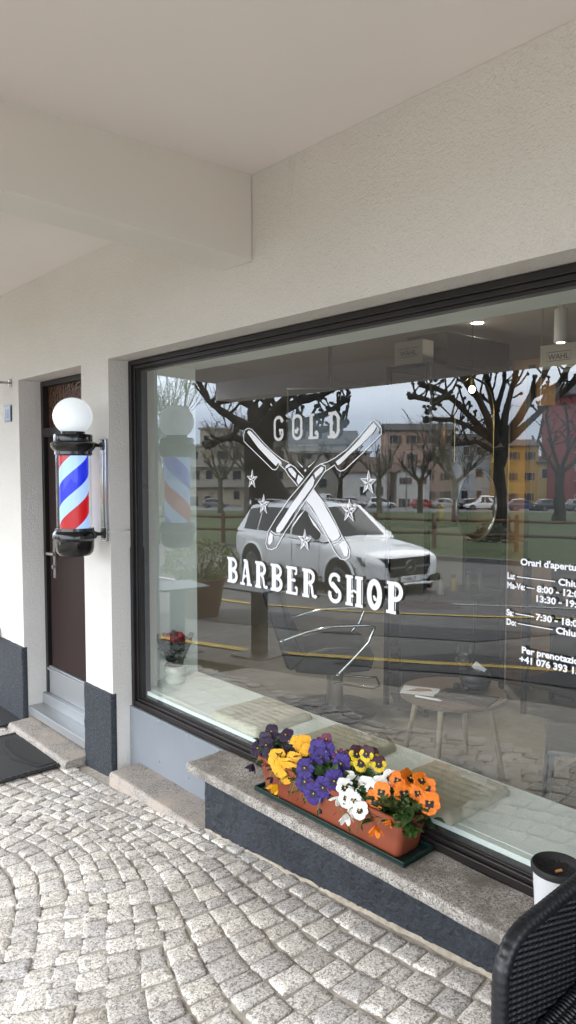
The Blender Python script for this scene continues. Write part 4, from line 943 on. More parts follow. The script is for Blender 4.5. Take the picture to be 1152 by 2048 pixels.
mb=MB(); weave_panel(mb,(.01,.0,.06),(.64,0,0),(0,.0,.46),34,80,0,(0,1,0),.0034); mb.box(.01,.65,.004,.006,.06,.51); mb.build('woven_front',M['rattan'],ac,smooth=60)

# ------------------------------------------------------------------ things in the niche
def cushion(loc,w,d,rz,label):
    t=MB(); h=.042; vs=[];fs=[]; nx,ny=26,64
    for j in range(ny+1):
        for i in range(nx+1):
            u=i/nx*2-1; v=j/ny*2-1
            ex=(1-abs(u)**9); ey=(1-abs(v)**9)
            rib=.5+.5*abs(sin(pi*(v*.5+.5)*9))**.6
            e=max(0,min(ex,ey))**.45
            bend=.004*noise.noise(Vector((u*2+loc[0]*5,v*2,1)))
            seam=-.006 if abs(u)<.04 else 0
            z=h*(.25+.75*e*(.80+.20*rib))+bend+seam*e
            vs.append((u*w/2*(1-.015*(abs(v)>.97)),v*d/2*(1-.015*(abs(u)>.97)),z))
    for j in range(ny):
        for i in range(nx): q=j*(nx+1)+i; fs.append((q,q+1,q+nx+2,q+nx+1))
    # underside
    edge=[i for i in range(nx+1)]+[j*(nx+1)+nx for j in range(1,ny+1)]+[ny*(nx+1)+i for i in range(nx-1,-1,-1)]+[j*(nx+1) for j in range(ny-1,0,-1)]
    k=len(vs); 
    for i in edge: vs.append((vs[i][0]*.985,vs[i][1]*.985,0))
    n=len(edge); fs+=[(edge[(i+1)%n],edge[i],k+i,k+(i+1)%n) for i in range(n)]; fs.append(tuple(k+i for i in range(n-1,-1,-1)))
    t.add(vs,fs); o=t.build('seat_cushion',M['cushion'],smooth=60,loc=loc); o.rotation_euler=(0,0,rz)
    return tag(o,label,'cushion','ribbed cushions in the window')
cushion((-2.705,.255,.4305),.37,.365,0,'beige ribbed seat cushion on the shelf nearest the potted plant')
cushion((-2.165,.255,.4305),.37,.365,R(1),'beige ribbed seat cushion on the shelf, middle of three')
cushion((-1.600,.240,.4305),.36,.38,R(-1),'beige ribbed seat cushion on the shelf, nearest the ash bin')
t=thing('potted_flower','wilted red flowers wrapped in film in a cream pot on the shelf','potted plant',(-3.50,.265,.4305))
mb=MB(); mb.lathe([(.045,0),(.052,.004),(.062,.022),(.062,.034),(.050,.050),(.052,.054),(.064,.070),(.064,.086),(.054,.100),(.056,.106),(.050,.106),(.046,.09),(.0001,.088)],n=32); mb.build('pot',M['cream'],t,smooth=50)
mb=MB(); n=26; vs=[];fs=[]
for j,(r_,z_) in enumerate(((.040,.09),(.055,.15),(.085,.22),(.105,.27))):
    for k in range(n):
        a=2*pi*k/n; q=r_*(1+.10*sin(a*9+j)*(j/3)); vs.append((q*cos(a),q*sin(a),z_+(.02*sin(a*5+1) if j==3 else 0)))
for j in range(3):
    for k in range(n): k2=(k+1)%n; fs.append((j*n+k,j*n+k2,(j+1)*n+k2,(j+1)*n+k))
mb.add(vs,fs); mb.build('wrapping',glass('wrapping_film',(.55,.58,.56),1.5,rough=.15),t,smooth=180)
mb=MB(); r2=random.Random(5)
for k in range(90):
    a=r2.uniform(0,2*pi); z=r2.uniform(.10,.25); q=r2.random()**.5*(.02+.5*(z-.08)); leafblade(mb,(q*cos(a),q*sin(a),z),(cos(a),sin(a),r2.uniform(.2,1)),.035,.022,.3,0)
mb.build('leaves',M['bushdark'],t,smooth=180)
mb=MB()
for k in range(26):
    a=r2.uniform(0,2*pi); q=.085*r2.random()**.4; mb.ball((q*cos(a),q*sin(a),.24+r2.random()*.045),.012+.006*r2.random(),.8,7,5,.3)
mb.build('red_blossoms',M['redfl'],t,smooth=180)

# ------------------------------------------------------------------ room furniture
t=thing('side_table','round brown side table on pale splayed wooden legs','table',(-2.28,1.28,0))
mb=MB(); mb.lathe([(.28,.425),(.29,.430),(.29,.446),(.285,.45)],n=48); mb.build('table_top',M['toptable'],t,smooth=30)
for a in (18,108,198,288):
    mb=MB(); mb.tube([(.20*cos(R(a)),.20*sin(R(a)),.424),(.285*cos(R(a)),.285*sin(R(a)),0)],[.017,.012],12); mb.build('leg',M['legwood'],t,smooth=40)
o=MB(); Mx=Matrix.Rotation(R(28),4,'Z'); o.box(-.10,.10,-.07,.07,.0,.003,M=Mx); mg=o.build('magazine',M['paper'],loc=(-2.405,1.15,.451)); tag(mg,'open white magazine with a photo on the round table','magazine')
o=MB(); o.prism([(-.07,-.03),(-.02,.035),(.05,.04),(.07,.01),(.0,-.02)],.0032,.0040,M=Mx); o.build('printed_photo',M['paper2'],mg)
o=MB(); Mx=Matrix.Rotation(R(12),4,'Z'); o.box(-.15,.15,-.085,.085,.0,.009,M=Mx); bk=o.build('booklet',M['blackm'],loc=(-2.165,1.24,.451),bevel=.001); tag(bk,'black booklet with gold print on the round table','booklet')
o=MB(); 
for k in range(3): o.box(-.13,-.10,-.06+k*.03,-.045+k*.03,.0092,.0098,M=Mx)
o.box(-.06,.12,-.06,-.05,.0092,.0098,M=Mx); o.build('gold_print',M['brass'],bk)
o=MB(); o.tube([(-2.36,1.05,.456),(-2.235,1.085,.456),(-2.215,1.09,.456)],[.006,.006,.001],8); pn=o.build('pen',M['white'],smooth=40); tag(pn,'white ballpoint pen lying across the magazine edge','pen')
dg=thing('dog_figurine','black bulldog figurine with glasses holding business cards','figurine',(-2.225,1.415,.451),R(20))
mb=MB(); mb.ball((0,0,.065),.088,.78,18,12); mb.ball((.0,-.005,.035),.082,.5,16,9); mb.ball((-.052,-.02,.125),.040,1.1,14,10); mb.ball((-.055,-.035,.165),.046,.95,14,10); mb.ball((-.06,-.072,.155),.024,.8,10,8); mb.ball((-.03,-.075,.02),.024,.9,10,7); mb.ball((-.09,-.06,.02),.022,.9,10,7)
for s in (-1,1): mb.tube([(-.055+s*.028,-.03,.195),(-.055+s*.036,-.028,.225),(-.055+s*.034,-.026,.252)],[.018,.014,.003],8)
mb.build('body',M['leather'],dg,smooth=180)
mb=MB()
for s in (-1,1): mb.tube([(-.057+s*.02+.014*cos(R(a)),-.082,.175+.014*sin(R(a))) for a in range(0,361,40)],.002,5)
mb.build('glasses',M['brass'],dg)
mb=MB(); Mx=Matrix.Translation((.025,-.03,.128))@Matrix.Rotation(R(35),4,'Y')@Matrix.Rotation(R(60),4,'X'); mb.box(-.035,.035,-.02,.02,0,.006,M=Mx); mb.build('business_cards',M['paper'],dg)

bc=thing('barber_chair','black leather barber chair with chrome armrests and round base','barber chair',(-3.43,1.53,0),R(48))
def P2(mb,pts,y0,y1,mi=None):   # side profile (x,z) extruded across y
    Mx=Matrix(((1,0,0,0),(0,0,1,0),(0,1,0,0),(0,0,0,1)))
    mb.prism(pts,y0,y1,M=Mx,mi=mi)
mb=MB(); P2(mb,[(-.50,.86),(-.47,.895),(-.40,.88),(-.36,.80),(-.33,.66),(-.25,.50),(-.20,.44),(-.30,.34),(-.34,.36)],-.26,.26); mb.build('backrest',M['leather'],bc,bevel=.02,seg=3,smooth=60)
mb=MB(); P2(mb,[(-.30,.44),(-.05,.50),(.18,.50),(.25,.44),(.22,.34),(-.05,.31),(-.28,.33)],-.25,.25); mb.build('seat',M['leather'],bc,bevel=.02,seg=3,smooth=60)
for s in (-1,1):
    y=s*.30
    mb=MB(); mb.tube([(-.36,y,.56),(-.20,y,.62),(-.02,y,.655),(.20,y,.662),(.235,y,.65),(.20,y,.55),(.10,y,.44),(.0,y,.335)],.0125,8); mb.ball((-.37,y,.555),.022,1,10,7); mb.ball((.0,y,.33),.020,1,10,7); mb.build('armrest',M['chrome'],bc,smooth=60)
mb=MB(); mb.tube([(-.30,-.2,.34),(-.48,-.2,.80)],.010,6); mb.build('back_rail',M['chrome'],bc,smooth=60)
mb=MB(); mb.tube([(-.02,-.10,.30),(-.02,-.10,.22),(.25,-.13,.19),(.30,-.10,.20),(.30,.10,.20),(.25,.13,.19),(-.02,.10,.22),(-.02,.10,.30)],.009,7); mb.build('footrest',M['chrome'],bc,smooth=60)
mb=MB(); mb.lathe([(.06,.0),(.055,.32)],n=20); mb.build('column',M['steel'],bc,smooth=40)
mb=MB(); mb.lathe([(.30,0),(.30,.015),(.22,.035),(.07,.045)],n=40); mb.build('round_base',M['leather'],bc,smooth=40)

t=thing('tool_cabinet','low dark grey cabinet behind the barber chair','cabinet',(-3.0,2.05,0),R(48))
mb=MB(); mb.box(-.26,.26,-.2,.2,.05,.80); mb.build('body',M['blackm'],t,bevel=.006)
for k in range(3):
    mb=MB(); mb.box(-.24,.24,-.212,-.2005,.10+k*.23,.31+k*.23); mb.build('drawer',M['leather'],t,bevel=.004)
t=thing('wall_screen','large black flat screen hanging on the left of the room','screen',(-3.88,1.92,2.05),R(38))
mb=MB(); mb.box(-.33,.33,-.02,.02,-.25,.25); mb.build('housing',M['blackm'],t,bevel=.004)
mb=MB(); mb.box(-.315,.315,-.0225,-.0205,-.235,.235); mb.build('screen_glass',M['black'],t)
mb=MB(); mb.tube([(0,.03,0),(0,.05,.3),(0,.05,.66)],.015,8); mb.build('ceiling_mount',M['blackm'],t)
def rack(loc,w,d,h,label,n=5,rz=0):
    t=thing('display_rack',label,'display rack',loc,rz)
    mb=MB()
    for x in (0,w-.03):
        for y in (0,d-.03): mb.box(x,x+.03,y,y+.03,0,h)
    mb.build('posts',M['blackm'],t)
    for k in range(n):
        mb=MB(); z=.2+(h-.2-.03)*k/(n-1); mb.box(.002,w-.002,.002,d-.002,z,z+.025); mb.build('shelf',M['blackm'],t)
    mb=MB(); mb.box(.03,w-.03,d-.028,d-.012,0.05,h-.02); mb.build('back_panel',M['board'],t)
    return t
rack((-3.27,1.86,0),.37,.98,2.385,'tall black display rack with a black case and a white carton on top')
rack((-2.52,2.42,0),1.25,.42,2.33,'wide black display rack in front of the oak partition')
def sidemirror(zc,r,arch,label,yc):
    t=thing('wall_mirror',label,'mirror',(-2.885,yc,zc))
    RX=Matrix.Rotation(R(90),4,'Y')
    pts=[(cos(R(a))*r,sin(R(a))*r) for a in range(0,360,8)] if not arch else [(cos(R(a))*r,sin(R(a))*r) for a in range(0,181,9)]+[(-r,-arch),(r,-arch)]
    mb=MB(); mb.add([(.004,p[0],p[1]) for p in pts],[tuple(range(len(pts)))]); mb.add([(-.004,p[0],p[1]) for p in pts],[tuple(range(len(pts)))[::-1]]); mb.build('mirror_glass',M['board'] if arch else M['mirror'],t)
    mb=MB(); mb.tube([(.006,p[0],p[1]) for p in pts+[pts[0]]],.010 if not arch else .005,6); mb.build('mirror_frame',M['brass'] if arch else M['chromes'],t,smooth=60)
sidemirror(1.42,.25,0,'round mirror with bright white rim on the rack side',2.40)
sidemirror(2.08,.24,.35,'arched mirror with thin brass frame above the round mirror',2.36)
def carton(name,loc,w,d,h,m,label,text=None,tcol=None,rz=0):
    t=thing(name,label,'box',loc,rz)
    mb=MB(); mb.box(-w/2,w/2,-d/2,d/2,0,h); mb.build('carton',m,t,bevel=.003)
    if text:
        mb=MB(); vs,fs=text_mesh(text,h*.3,.001); wd=max(v[0] for v in vs); mb.add([(v[0]-wd/2,-d/2-.0015,h*.38+v[1]) for v in vs],fs)
        a,b,c,d_=-wd/2-.012,wd/2+.012,h*.32,h*.68
        mb.ribbon([(a,c),(b,c),(b,d_),(a,d_)],.004,-d/2-.0012,closed=True); mb.build('printed_text',M['blackm'],t)
    return t
carton('product_box',(-3.085,1.93,2.386),.24,.12,.155,M['cardw'],'white WAHL carton lying on top of the tall rack','WAHL')
carton('equipment_case',(-3.07,2.44,2.386),.34,.78,.22,M['leather'],'large black equipment case on top of the tall rack')
carton('product_box',(-2.31,2.52,2.331),.26,.16,.16,M['cardw'],'brown toned WAHL carton on the wide rack','WAHL')
carton('product_box',(-2.02,2.52,2.331),.24,.16,.2,M['bluebox'],'dark blue carton on the wide rack')
# bottles on racks
r3=random.Random(9)
bcols=[('dark',(.02,.02,.02)),('amber',(.10,.045,.012)),('white',(.22,.22,.2)),('red',(.14,.015,.015)),('green',(.02,.06,.025)),('yellow',(.2,.15,.02))]
bm={k:mat('bottle_'+k,c,.3) for k,c in bcols}
proto={}
for k,c in bcols:
    t=thing('grooming_bottle',k+' grooming product bottle on the display racks','bottle',(0,0,-50),0,'grooming bottles on the racks')
    mb=MB(); mb.lathe([(.024,0),(.026,.004),(.026,.11),(.012,.128),(.012,.14)],n=14); mb.build('flask',bm[k],t,smooth=40)
    mb=MB(); mb.lathe([(.013,.1405),(.013,.16)],n=12); mb.build('cap',M['blackm'],t); proto[k]=t
used=set()
for zi in range(2,5):
    for j in range(5):
        k=r3.choice(bcols)[0]; z=.2+(2.385-.23)*(zi-1)/4+.026
        o=proto[k] if k not in used else copy_tree(proto[k]); used.add(k); o.location=(-2.99,1.98+j*.165+r3.uniform(-.02,.02),z)
        o['label']='%s bottle on shelf %s of the tall rack, %s along it'%(k,['two','three','four'][zi-2],['first','second','third','fourth','last'][j])
for zi in (2,3,4):
    for j in range(6):
        k=r3.choice(bcols)[0]; z=.2+(2.33-.23)*(zi-1)/4+.026
        o=proto[k] if k not in used else copy_tree(proto[k]); used.add(k); o.location=(-2.42+j*.18,2.50,z)
        o['label']='%s bottle on shelf %s of the wide rack, %s from its left end'%(k,['two','three','four'][zi-2],['first','second','third','fourth','fifth','sixth'][j])
for k in proto:
    if k not in used:
        for ch in list(proto[k].children): bpy.data.objects.remove(ch)
        bpy.data.objects.remove(proto[k])
t=thing('price_board','dark price list board lettered BARBER SHOP PRICE LIST','price list',(-1.62,1.45,1.70),R(8))
mb=MB(); mb.box(-.30,.40,-.006,.006,-.52,.30); mb.build('board',M['board'],t,bevel=.002)
mb=MB()
for s_,x,z,sz in (('BARBER',-.07,.185,.075),('SHOP',-.02,.125,.055),('PRICE LIST',-.04,.06,.035)): put_text(mb,s_,sz,x,z,-.0075,.0005,xs=.8)
mb.tube([(-.20,-.009,.24),(-.185,-.009,.215),(-.17,-.009,.24),(-.20,-.009,.24)],.0015,4); mb.build('board_lettering',M['chalk'],t)
mb=MB()
for x in (-.25,.35): mb.tube([(x,0,.3),(x,0,1.02)],.002,5)
mb.build('hanging_wires',M['steel'],t)
def pendant(loc):
    t=thing('pendant_lamp','glowing bare bulb pendant hanging in the middle of the shop','pendant lamp',loc)
    mb=MB(); mb.ball((0,0,.015),.020,1.15,14,10); mb.build('bulb',M['lamp'],t,smooth=180)
    mb=MB(); mb.lathe([(.014,.035),(.016,.075),(.004,.085)],n=12); mb.build('socket',M['brass'],t)
    mb=MB(); mb.tube([(0,0,.08),(0,0,2.72-loc[2])],.003,5); mb.build('cord',M['blackm'],t)
pendant((-2.60,1.90,2.165))
t=thing('recessed_downlight','small lit recessed downlight in the shop ceiling','downlight',(-2.93,2.45,2.7195))
mb=MB(); mb.lathe([(.055,-.004),(.055,0)],n=24); mb.build('ring',M['white'],t)
mb=MB(); mb.lathe([(.042,-.007),(.042,-.0045)],n=24); mb.build('light_disc',M['lamp'],t)
for (lx,ly,lb) in ((-4.0,1.3,'added recessed downlight brightening the left side of the shop'),(-3.7,3.7,'added recessed downlight brightening the back of the shop')):
    c_=copy_tree(t); c_.location=(lx,ly,2.7195); c_['label']=lb  # extra downlights added to brighten the floor behind the barber chair
t=thing('ceiling_spotlight','white cylinder spotlight hanging from the shop ceiling','spotlight',(-2.20,2.25,2.46))
mb=MB(); mb.lathe([(.036,0),(.040,.004),(.040,.20),(.036,.205)],n=24); mb.build('cylinder',M['white'],t,smooth=40)
mb=MB(); mb.lathe([(.02,.2055),(.02,.26)],n=12); mb.build('neck',M['white'],t)
mb=MB(); mb.lathe([(.024,-.002),(.024,-.0003)],n=18); mb.build('light_disc',M['lamp'],t)
t=thing('waiting_chair','grey metal chair standing right of the round table','chair',(-1.47,1.22,0),R(-60))
mb=MB(); mb.box(-.2,.2,-.2,.2,.40,.425); mb.build('seat',M['cgrey'],t,bevel=.01)
mb=MB(); mb.box(-.2,.2,.19,.21,.46,.80); mb.build('backrest',M['cgrey'],t,bevel=.01)
for sx in (-1,1):
    for sy in (-1,1):
        mb=MB(); mb.tube([(sx*.18,sy*.18,.80 if sy==1 else .40),(sx*.18,sy*.19,.42),(sx*.19,sy*.20,0)] if sy==1 else [(sx*.18,sy*.18,.40),(sx*.19,sy*.20,0)],.012,8); mb.build('leg',M['cgrey'],t,smooth=60)
# pendant, first downlight and spotlight lamps; the last two downlights are added fill
for nm,loc,e,cn in (('room_pendant_light',(-2.60,1.90,2.10),2.5,1),('room_downlight_and_fill',(-2.93,2.45,2.70),26,2),('spotlight_lamp',(-2.20,2.25,2.44),22,2),('room_downlight_and_fill',(-4.0,1.3,2.70),34,2),('room_downlight_and_fill',(-3.7,3.7,2.70),38,2)):
    l=bpy.data.lights.new(nm,'POINT' if cn==1 else 'SPOT'); l.energy=e
    if cn==2: l.spot_size=R(125); l.spot_blend=.8
    l.color=(1,.90,.76); l.shadow_soft_size=.04; o=bpy.data.objects.new(nm,l); o.location=loc; COL.objects.link(o)
# ------------------------------------------------------------------ pavement furniture and street (seen in the window)
A48=R(-48)
LAT=Vector((.669,-.743)); AWAY=Vector((-.743,-.669))
def bistro(x,y,rz,label):
    t=thing('bistro_table',label,'table',(x,y,G(x,y)),rz,'square pedestal tables outside')
    mb=MB(); mb.box(-.26,.26,-.26,.26,.672,.692); mb.build('table_top',M['dtable'],t,bevel=.006)
    mb=MB(); mb.box(-.06,.06,-.06,.06,.025,.664); mb.build('pedestal',M['blackm'],t,bevel=.006)
    mb=MB(); mb.box(-.20,.20,-.20,.20,.0,.024); mb.build('foot_plate',M['blackm'],t,bevel=.004)
bistro(-6.15,-1.95,R(10),'square grey pedestal table seen in the window, nearer the barber pole reflection')
bistro(-5.35,-2.38,R(-8),'square grey pedestal table seen in the window, nearer the barber chair')
t=thing('bush_in_pot','rounded yellow green bush in a large terracotta pot','potted bush',(-8.15,-3.65,G(-8.15,-3.65)))
mb=MB(); mb.lathe([(.22,0),(.24,.02),(.33,.50),(.35,.50),(.35,.55),(.31,.55),(.29,.48),(.0001,.48)],n=32); mb.build('pot',M['wovenpot'],t,smooth=40)
mb=MB(); rb=random.Random(4)
for k in range(2600):
    a=rb.uniform(0,2*pi); u=rb.uniform(-1,1); rr=(.75+.25*rb.random()**.5)*(1+.18*noise.noise(Vector((cos(a)*2,sin(a)*2,u*2))))
    q=math.sqrt(1-u*u); p=Vector((.52*rr*q*cos(a),.52*rr*q*sin(a),.78+.30*rr*u)); 
    if p.z<.5 and q<.6: continue
    d=Vector((rb.uniform(-1,1),rb.uniform(-1,1),rb.uniform(-.5,1))).normalized(); s=d.cross(Vector((rb.random(),rb.random(),rb.random()))).normalized()
    mb.add([p-d*.022,p+s*.011,p+d*.022,p-s*.011],[(0,1,2,3)])
mb.build('foliage',M['bushleaf'],t)
mb=MB()
for k in range(16):
    a=rb.uniform(0,2*pi); mb.tube([(.03*cos(a),.03*sin(a),.48),(.2*cos(a),.2*sin(a),.66),(.38*cos(a),.38*sin(a),.78+.1*rb.random())],[.012,.008,.004],5)
mb.build('branches',M['bark'],t)

# rustic fence
fp=[(-40,-2.5),(-31,-8),(-23.8,-12.6),(-21.6,-14.1),(-18.5,-16.1),(-16.5,-16.9),(-14.5,-17.6),(-11.9,-18.4),(-9.4,-18.9),(-4,-20.2),(4,-22)]
fe=thing('rail_fence','rustic wooden fence of two round rails along the lawn','fence')
P=dense(fp,2.9)
for i,(x,y) in enumerate(P):
    mb=MB(); g=G(x,y)+.1; mb.tube([(x,y,g-.3),(x+random.uniform(-.02,.02),y,g+.5),(x+random.uniform(-.03,.03),y,g+1.18)],[.085,.08,.07],8); mb.build('post',M['rail'],fe,smooth=60)
for zz in (.98,.52):
    for i in range(len(P)-1):
        (x0,y0),(x1,y1)=P[i],P[i+1]; mb=MB(); ma=((x0+x1)/2,(y0+y1)/2); j=random.uniform(-.04,.04)
        mb.tube([(x0,y0,G(x0,y0)+.1+zz),(ma[0],ma[1],G(*ma)+.1+zz+j),(x1,y1,G(x1,y1)+.1+zz+random.uniform(-.03,.03))],[.055,.048,.055],7); mb.build('rail',M['rail'],fe,smooth=60)

# cars -------------------------------------------------------------
def car(name,label,loc,rz,paintm,L=4.3,W=1.78,H=1.45,kind='hatch',group='cars parked beyond the lawn',detail=False):
    t=thing(name,label,'car' if kind!='van' else 'van',loc,rz,group)
    hl=L/2; wr=.33 if not detail else .385
    sc=H/1.45; bl=.92*sc if kind!='suv' else 1.12*H/1.8
    if kind=='suv': bl=1.10; hood=1.09; nose=.95
    elif kind=='van': bl=1.05; hood=1.05; nose=.9
    else: bl=.90; hood=.88; nose=.70
    # body stations: x, z_low, z_mid(belt), half width factor, top z
    if kind=='suv': ST=[(-hl,.52,.80,.80,.98),(-hl+.06,.40,.85,.90,1.10),(-hl+.4,.34,.9,.985,1.15),(-hl+1.2,.32,.9,1,1.13),(0,.32,.9,1,1.11),(.8,.32,.9,1,1.10),(1.2,.32,.88,.995,1.09),(hl-.75,.33,.86,.975,1.03),(hl-.3,.34,.82,.93,.96),(hl-.08,.36,.76,.84,.88),(hl,.44,.70,.74,.78)]
    else: ST=[(-hl,.5,.70,.78,bl-.05),(-hl+.08,.34,.72,.90,bl),(-hl+.5,.28,.75,.98,bl+.02),(0,.26,.75,1,bl),(hl*.42,.26,.74,1,hood+.02),(hl*.75,.27,.7,.96,hood-.08),(hl-.12,.3,.62,.86,nose-.02),(hl,.4,.55,.74,nose-.14)]
    def station(x,zl,zm,wf,zt):
        w=W/2*wf
        half=[(w*.80,zl),(w*.955,zl+.05),(w*.985,(zl+zm)/2),(w,zm),(w*.985,zm+(zt-zm)*.55),(w*.93,zt-.03),(w*.80,zt),(w*.4,zt+.02),(0,zt+.025)]
        return [(x,-y,z) for y,z in half]+[(x,y,z) for y,z in half[::-1][1:]]
    mb=MB(); rings=[station(*s_) for s_ in ST]; n=len(rings[0]); vs=[p for r_ in rings for p in r_]; fs=[]
    for j in range(len(rings)-1):
        for k in range(n): k2=(k+1)%n; fs.append((j*n+k,(j+1)*n+k,(j+1)*n+k2,j*n+k2))
    fs.append(tuple(range(n))); fs.append(tuple((len(rings)-1)*n+k for k in range(n))[::-1]); mb.add(vs,fs)
    body=mb.build('body',paintm,t,smooth=(180 if detail else 38),subsurf=(2 if detail else 0))
    # greenhouse
    if kind=='suv': GH=[(-hl+.10,1.12,.86),(-hl+.55,H-.09,.70),(-hl+1.2,H-.02,.72),(-.3,H,.735),(.25,H-.03,.72),(1.15,1.10,.86)]
    elif kind=='van': GH=[(-hl+.06,bl+.02,.92),(-hl+.14,H-.05,.84),(-hl+.6,H,.86),(.4,H,.86),(.75,H-.06,.82),(hl*.62,bl,.86)]
    else: GH=[(-hl+.18,bl+.0,.86),(-hl+.62,H-.08,.68),(-.5,H,.71),(.1,H-.02,.70),(hl*.50,bl,.86)]
    base_=bl-.01
    def gsec(x,z,wf):
        w=W/2*wf; wb=W/2*.93; return [(x,-wb,base_),(x,-w,z-.04),(x,-w*.82,z),(x,0,z+.025),(x,w*.82,z),(x,w,z-.04),(x,wb,base_)]
    mb=MB(); rings=[gsec(*q) for q in GH]; n=7; vs=[p for r_ in rings for p in r_]; fs=[]
    for j in range(len(rings)-1):
        for k in range(n-1): fs.append((j*n+k,(j+1)*n+k,(j+1)*n+k+1,j*n+k+1))
    fs.append(tuple(range(n))); fs.append(tuple((len(rings)-1)*n+k for k in range(n))[::-1])
    mb.add(vs,fs); mb.build('roof',paintm,t,smooth=30)
    # glass: side windows as quads lying just proud of the greenhouse sides, screens front and rear
    def side_pt(x,f):   # f 0 = belt 1= roof edge
        for i in range(len(GH)-1):
            if GH[i][0]<=x<=GH[i+1][0]: 
                u=(x-GH[i][0])/(GH[i+1][0]-GH[i][0]); z=GH[i][1]+(GH[i+1][1]-GH[i][1])*u; w=GH[i][2]+(GH[i+1][2]-GH[i][2])*u; break
        zt=z-.04; zz=base_+(zt-base_)*f; ww=W/2*(.93+(w-.93)*f)+.006; return ww,zz
    xs0,xs1=GH[0][0],GH[-1][0]
    if kind=='suv': panes=[(xs0+.42,xs0+.98),(xs0+1.04,-.30+.18),(-.06,xs1-.28)]
    elif kind=='van': panes=[(.1,xs1-.2)]+([] if not detail else [])
    else: panes=[(xs0+.42,-.28),(-.20,xs1-.25)]
    for s in (-1,1):
        for a,b in panes:
            mb=MB(); m_=8; top=[];bot=[]
            for i in range(m_+1):
                x=a+(b-a)*i/m_; w0,z0=side_pt(x,.10); w1,z1=side_pt(x,.90)
                if z1<z0+.02: z1=z0+.02
                bot.append((x,s*w0,z0)); top.append((x,s*w1,z1))
            fs=[(i,i+1,m_+2+i,m_+1+i) for i in range(m_)]
            if s==1: fs=[f[::-1] for f in fs]
            mb.add(bot+top,fs); mb.build('side_window',M['dglass'],t)
    def screen(i0,i1,sgn,nm):
        a,b=GH[i0],GH[i1]; mb=MB(); pts=[]
        d=Vector((b[0]-a[0],0,b[1]-a[1])); nrm=Vector((-d.z,0,d.x)).normalized()*.008
        if nrm.z<0: nrm=-nrm
        for f in (.08,.90):
            x=a[0]+(b[0]-a[0])*f; z=a[1]+(b[1]-a[1])*f; w=W/2*(a[2]+(b[2]-a[2])*f)*.80
            pts+= [(x+nrm.x,-w,z+nrm.z+.0),(x+nrm.x,0,z+nrm.z+.025*1),(x+nrm.x,w,z+nrm.z+.0)]
        f_=[(0,1,4,3),(1,2,5,4)]
        mb.add(pts,f_); mb.build(nm,M['dglass'],t)
    screen(len(GH)-1,len(GH)-2,1,'windscreen'); screen(0,1,-1,'rear_window')
    # wheels and arches
    wx=(hl-.86,-hl+.86) if kind!='suv' else (hl-.88,-hl+1.02)
    for x in wx:
        for s in (-1,1):
            y=s*(W/2-.10)
            RX=Matrix.Translation((x,0,wr))@Matrix.Rotation(R(90),4,'X')
            mb=MB(); mb.lathe([(wr*1.20,-(s*(W/2+.003))),(wr*1.20,-(s*(W/2-.2)))],n=28,M=RX); 
            wa=mb.build('wheel_arch',M['blackm'],t)
            mb=MB(); o0=-(s*(W/2+.008)); i0=-(s*(W/2-.22)); mb.lathe([(wr*.6,o0),(wr*.94,o0),(wr,o0+s*.03),(wr,i0)],n=28,M=RX); wh=mb.build('wheel',M['tyre'],t,smooth=40)
            mb=MB(); o1=-(s*(W/2+.011)); mb.lathe([(wr*.12,o1),(.02,o1)],n=12,M=RX); mb.lathe([(wr*.70,o1),(wr*.60,o1)],n=28,M=RX,caps=False)
            for k in range(10):
                Q=RX@Matrix.Rotation(2*pi*k/10,4,'Z'); mb.box(wr*.10,wr*.66,-.018,.018,min(o1,o1+s*.012),max(o1,o1+s*.012),M=Q)
            mb.build('rim',M['chromes'],wh)
            if detail:
                mb=MB(); pts=[(x+wr*1.24*cos(R(a)),s*(W/2*.995+.004),wr+wr*1.24*sin(R(a))) for a in range(-12,193,10)]; mb.tube(pts,.030,7); mb.build('arch_trim',paintm,t,smooth=60)
    # lamps, grille, plate
    fx=hl
    for s in (-1,1):
        mb=MB()
        if kind=='suv':
            vs=[(fx+.01,s*.54,.88),(fx+.02,s*.52,.71),(fx-.26,s*.945,.74),(fx-.40,s*.955,.90)]
            vs=[(p[0],p[1],p[2]) for p in vs]+[(p[0]-.15,p[1]*.9,p[2]) for p in vs]
            mb.add(vs,[(0,1,2,3),(4,7,6,5),(0,4,5,1),(1,5,6,2),(2,6,7,3),(3,7,4,0)]); mb.build('headlight',M['lampg'],t,bevel=.01)
        else:
            mb.ball((fx-.18,s*W*.36,.60),.13,.6,10,7,sy=.9); mb.build('headlight',M['lampg'],t,smooth=180)
        mb=MB(); mb.box(-fx-.012,-fx+.16,s*W*.36-.11,s*W*.36+.11,.78 if kind!='suv' else .84,.92 if kind!='suv' else 1.0); mb.build('tail_light',M['redl'],t,bevel=.02)
    mb=MB(); 
    if detail:
        # tall trapezoid grille with studs, two bars and a ringed star
        mb=MB(); P2b=[(-.46,.86),(.46,.86),(.52,.72),(.44,.52),(-.44,.52),(-.52,.72)]
        mb.add([(fx+.035,p[0],p[1]) for p in P2b]+[(fx-.12,p[0],p[1]) for p in P2b],[tuple(range(6)),tuple(range(11,5,-1))]+[(i,i+6,(i+1)%6+6,(i+1)%6) for i in range(6)]); gr=mb.build('grille',M['grille'],t,bevel=.008)
        mb=MB()
        for i in range(17):
            y=-.46+.92*i/16
            for j in range(7):
                z=.55+.045*j
                if abs(y)<.50-(.0 if z<.72 else (z-.72)*.4): mb.box(fx+.036,fx+.042,y-.006,y+.006,z-.010,z+.010)
        mb.box(fx+.037,fx+.05,-.50,-.14,.685,.712); mb.box(fx+.037,fx+.05,.14,.50,.685,.712); mb.build('grille_bars',M['chromes'],gr)
        mb=MB(); c=(fx+.052,0,.70); mb.tube([(c[0],c[1]+.125*cos(R(a)),c[2]+.125*sin(R(a))) for a in range(0,361,15)],.010,6,caps=False)
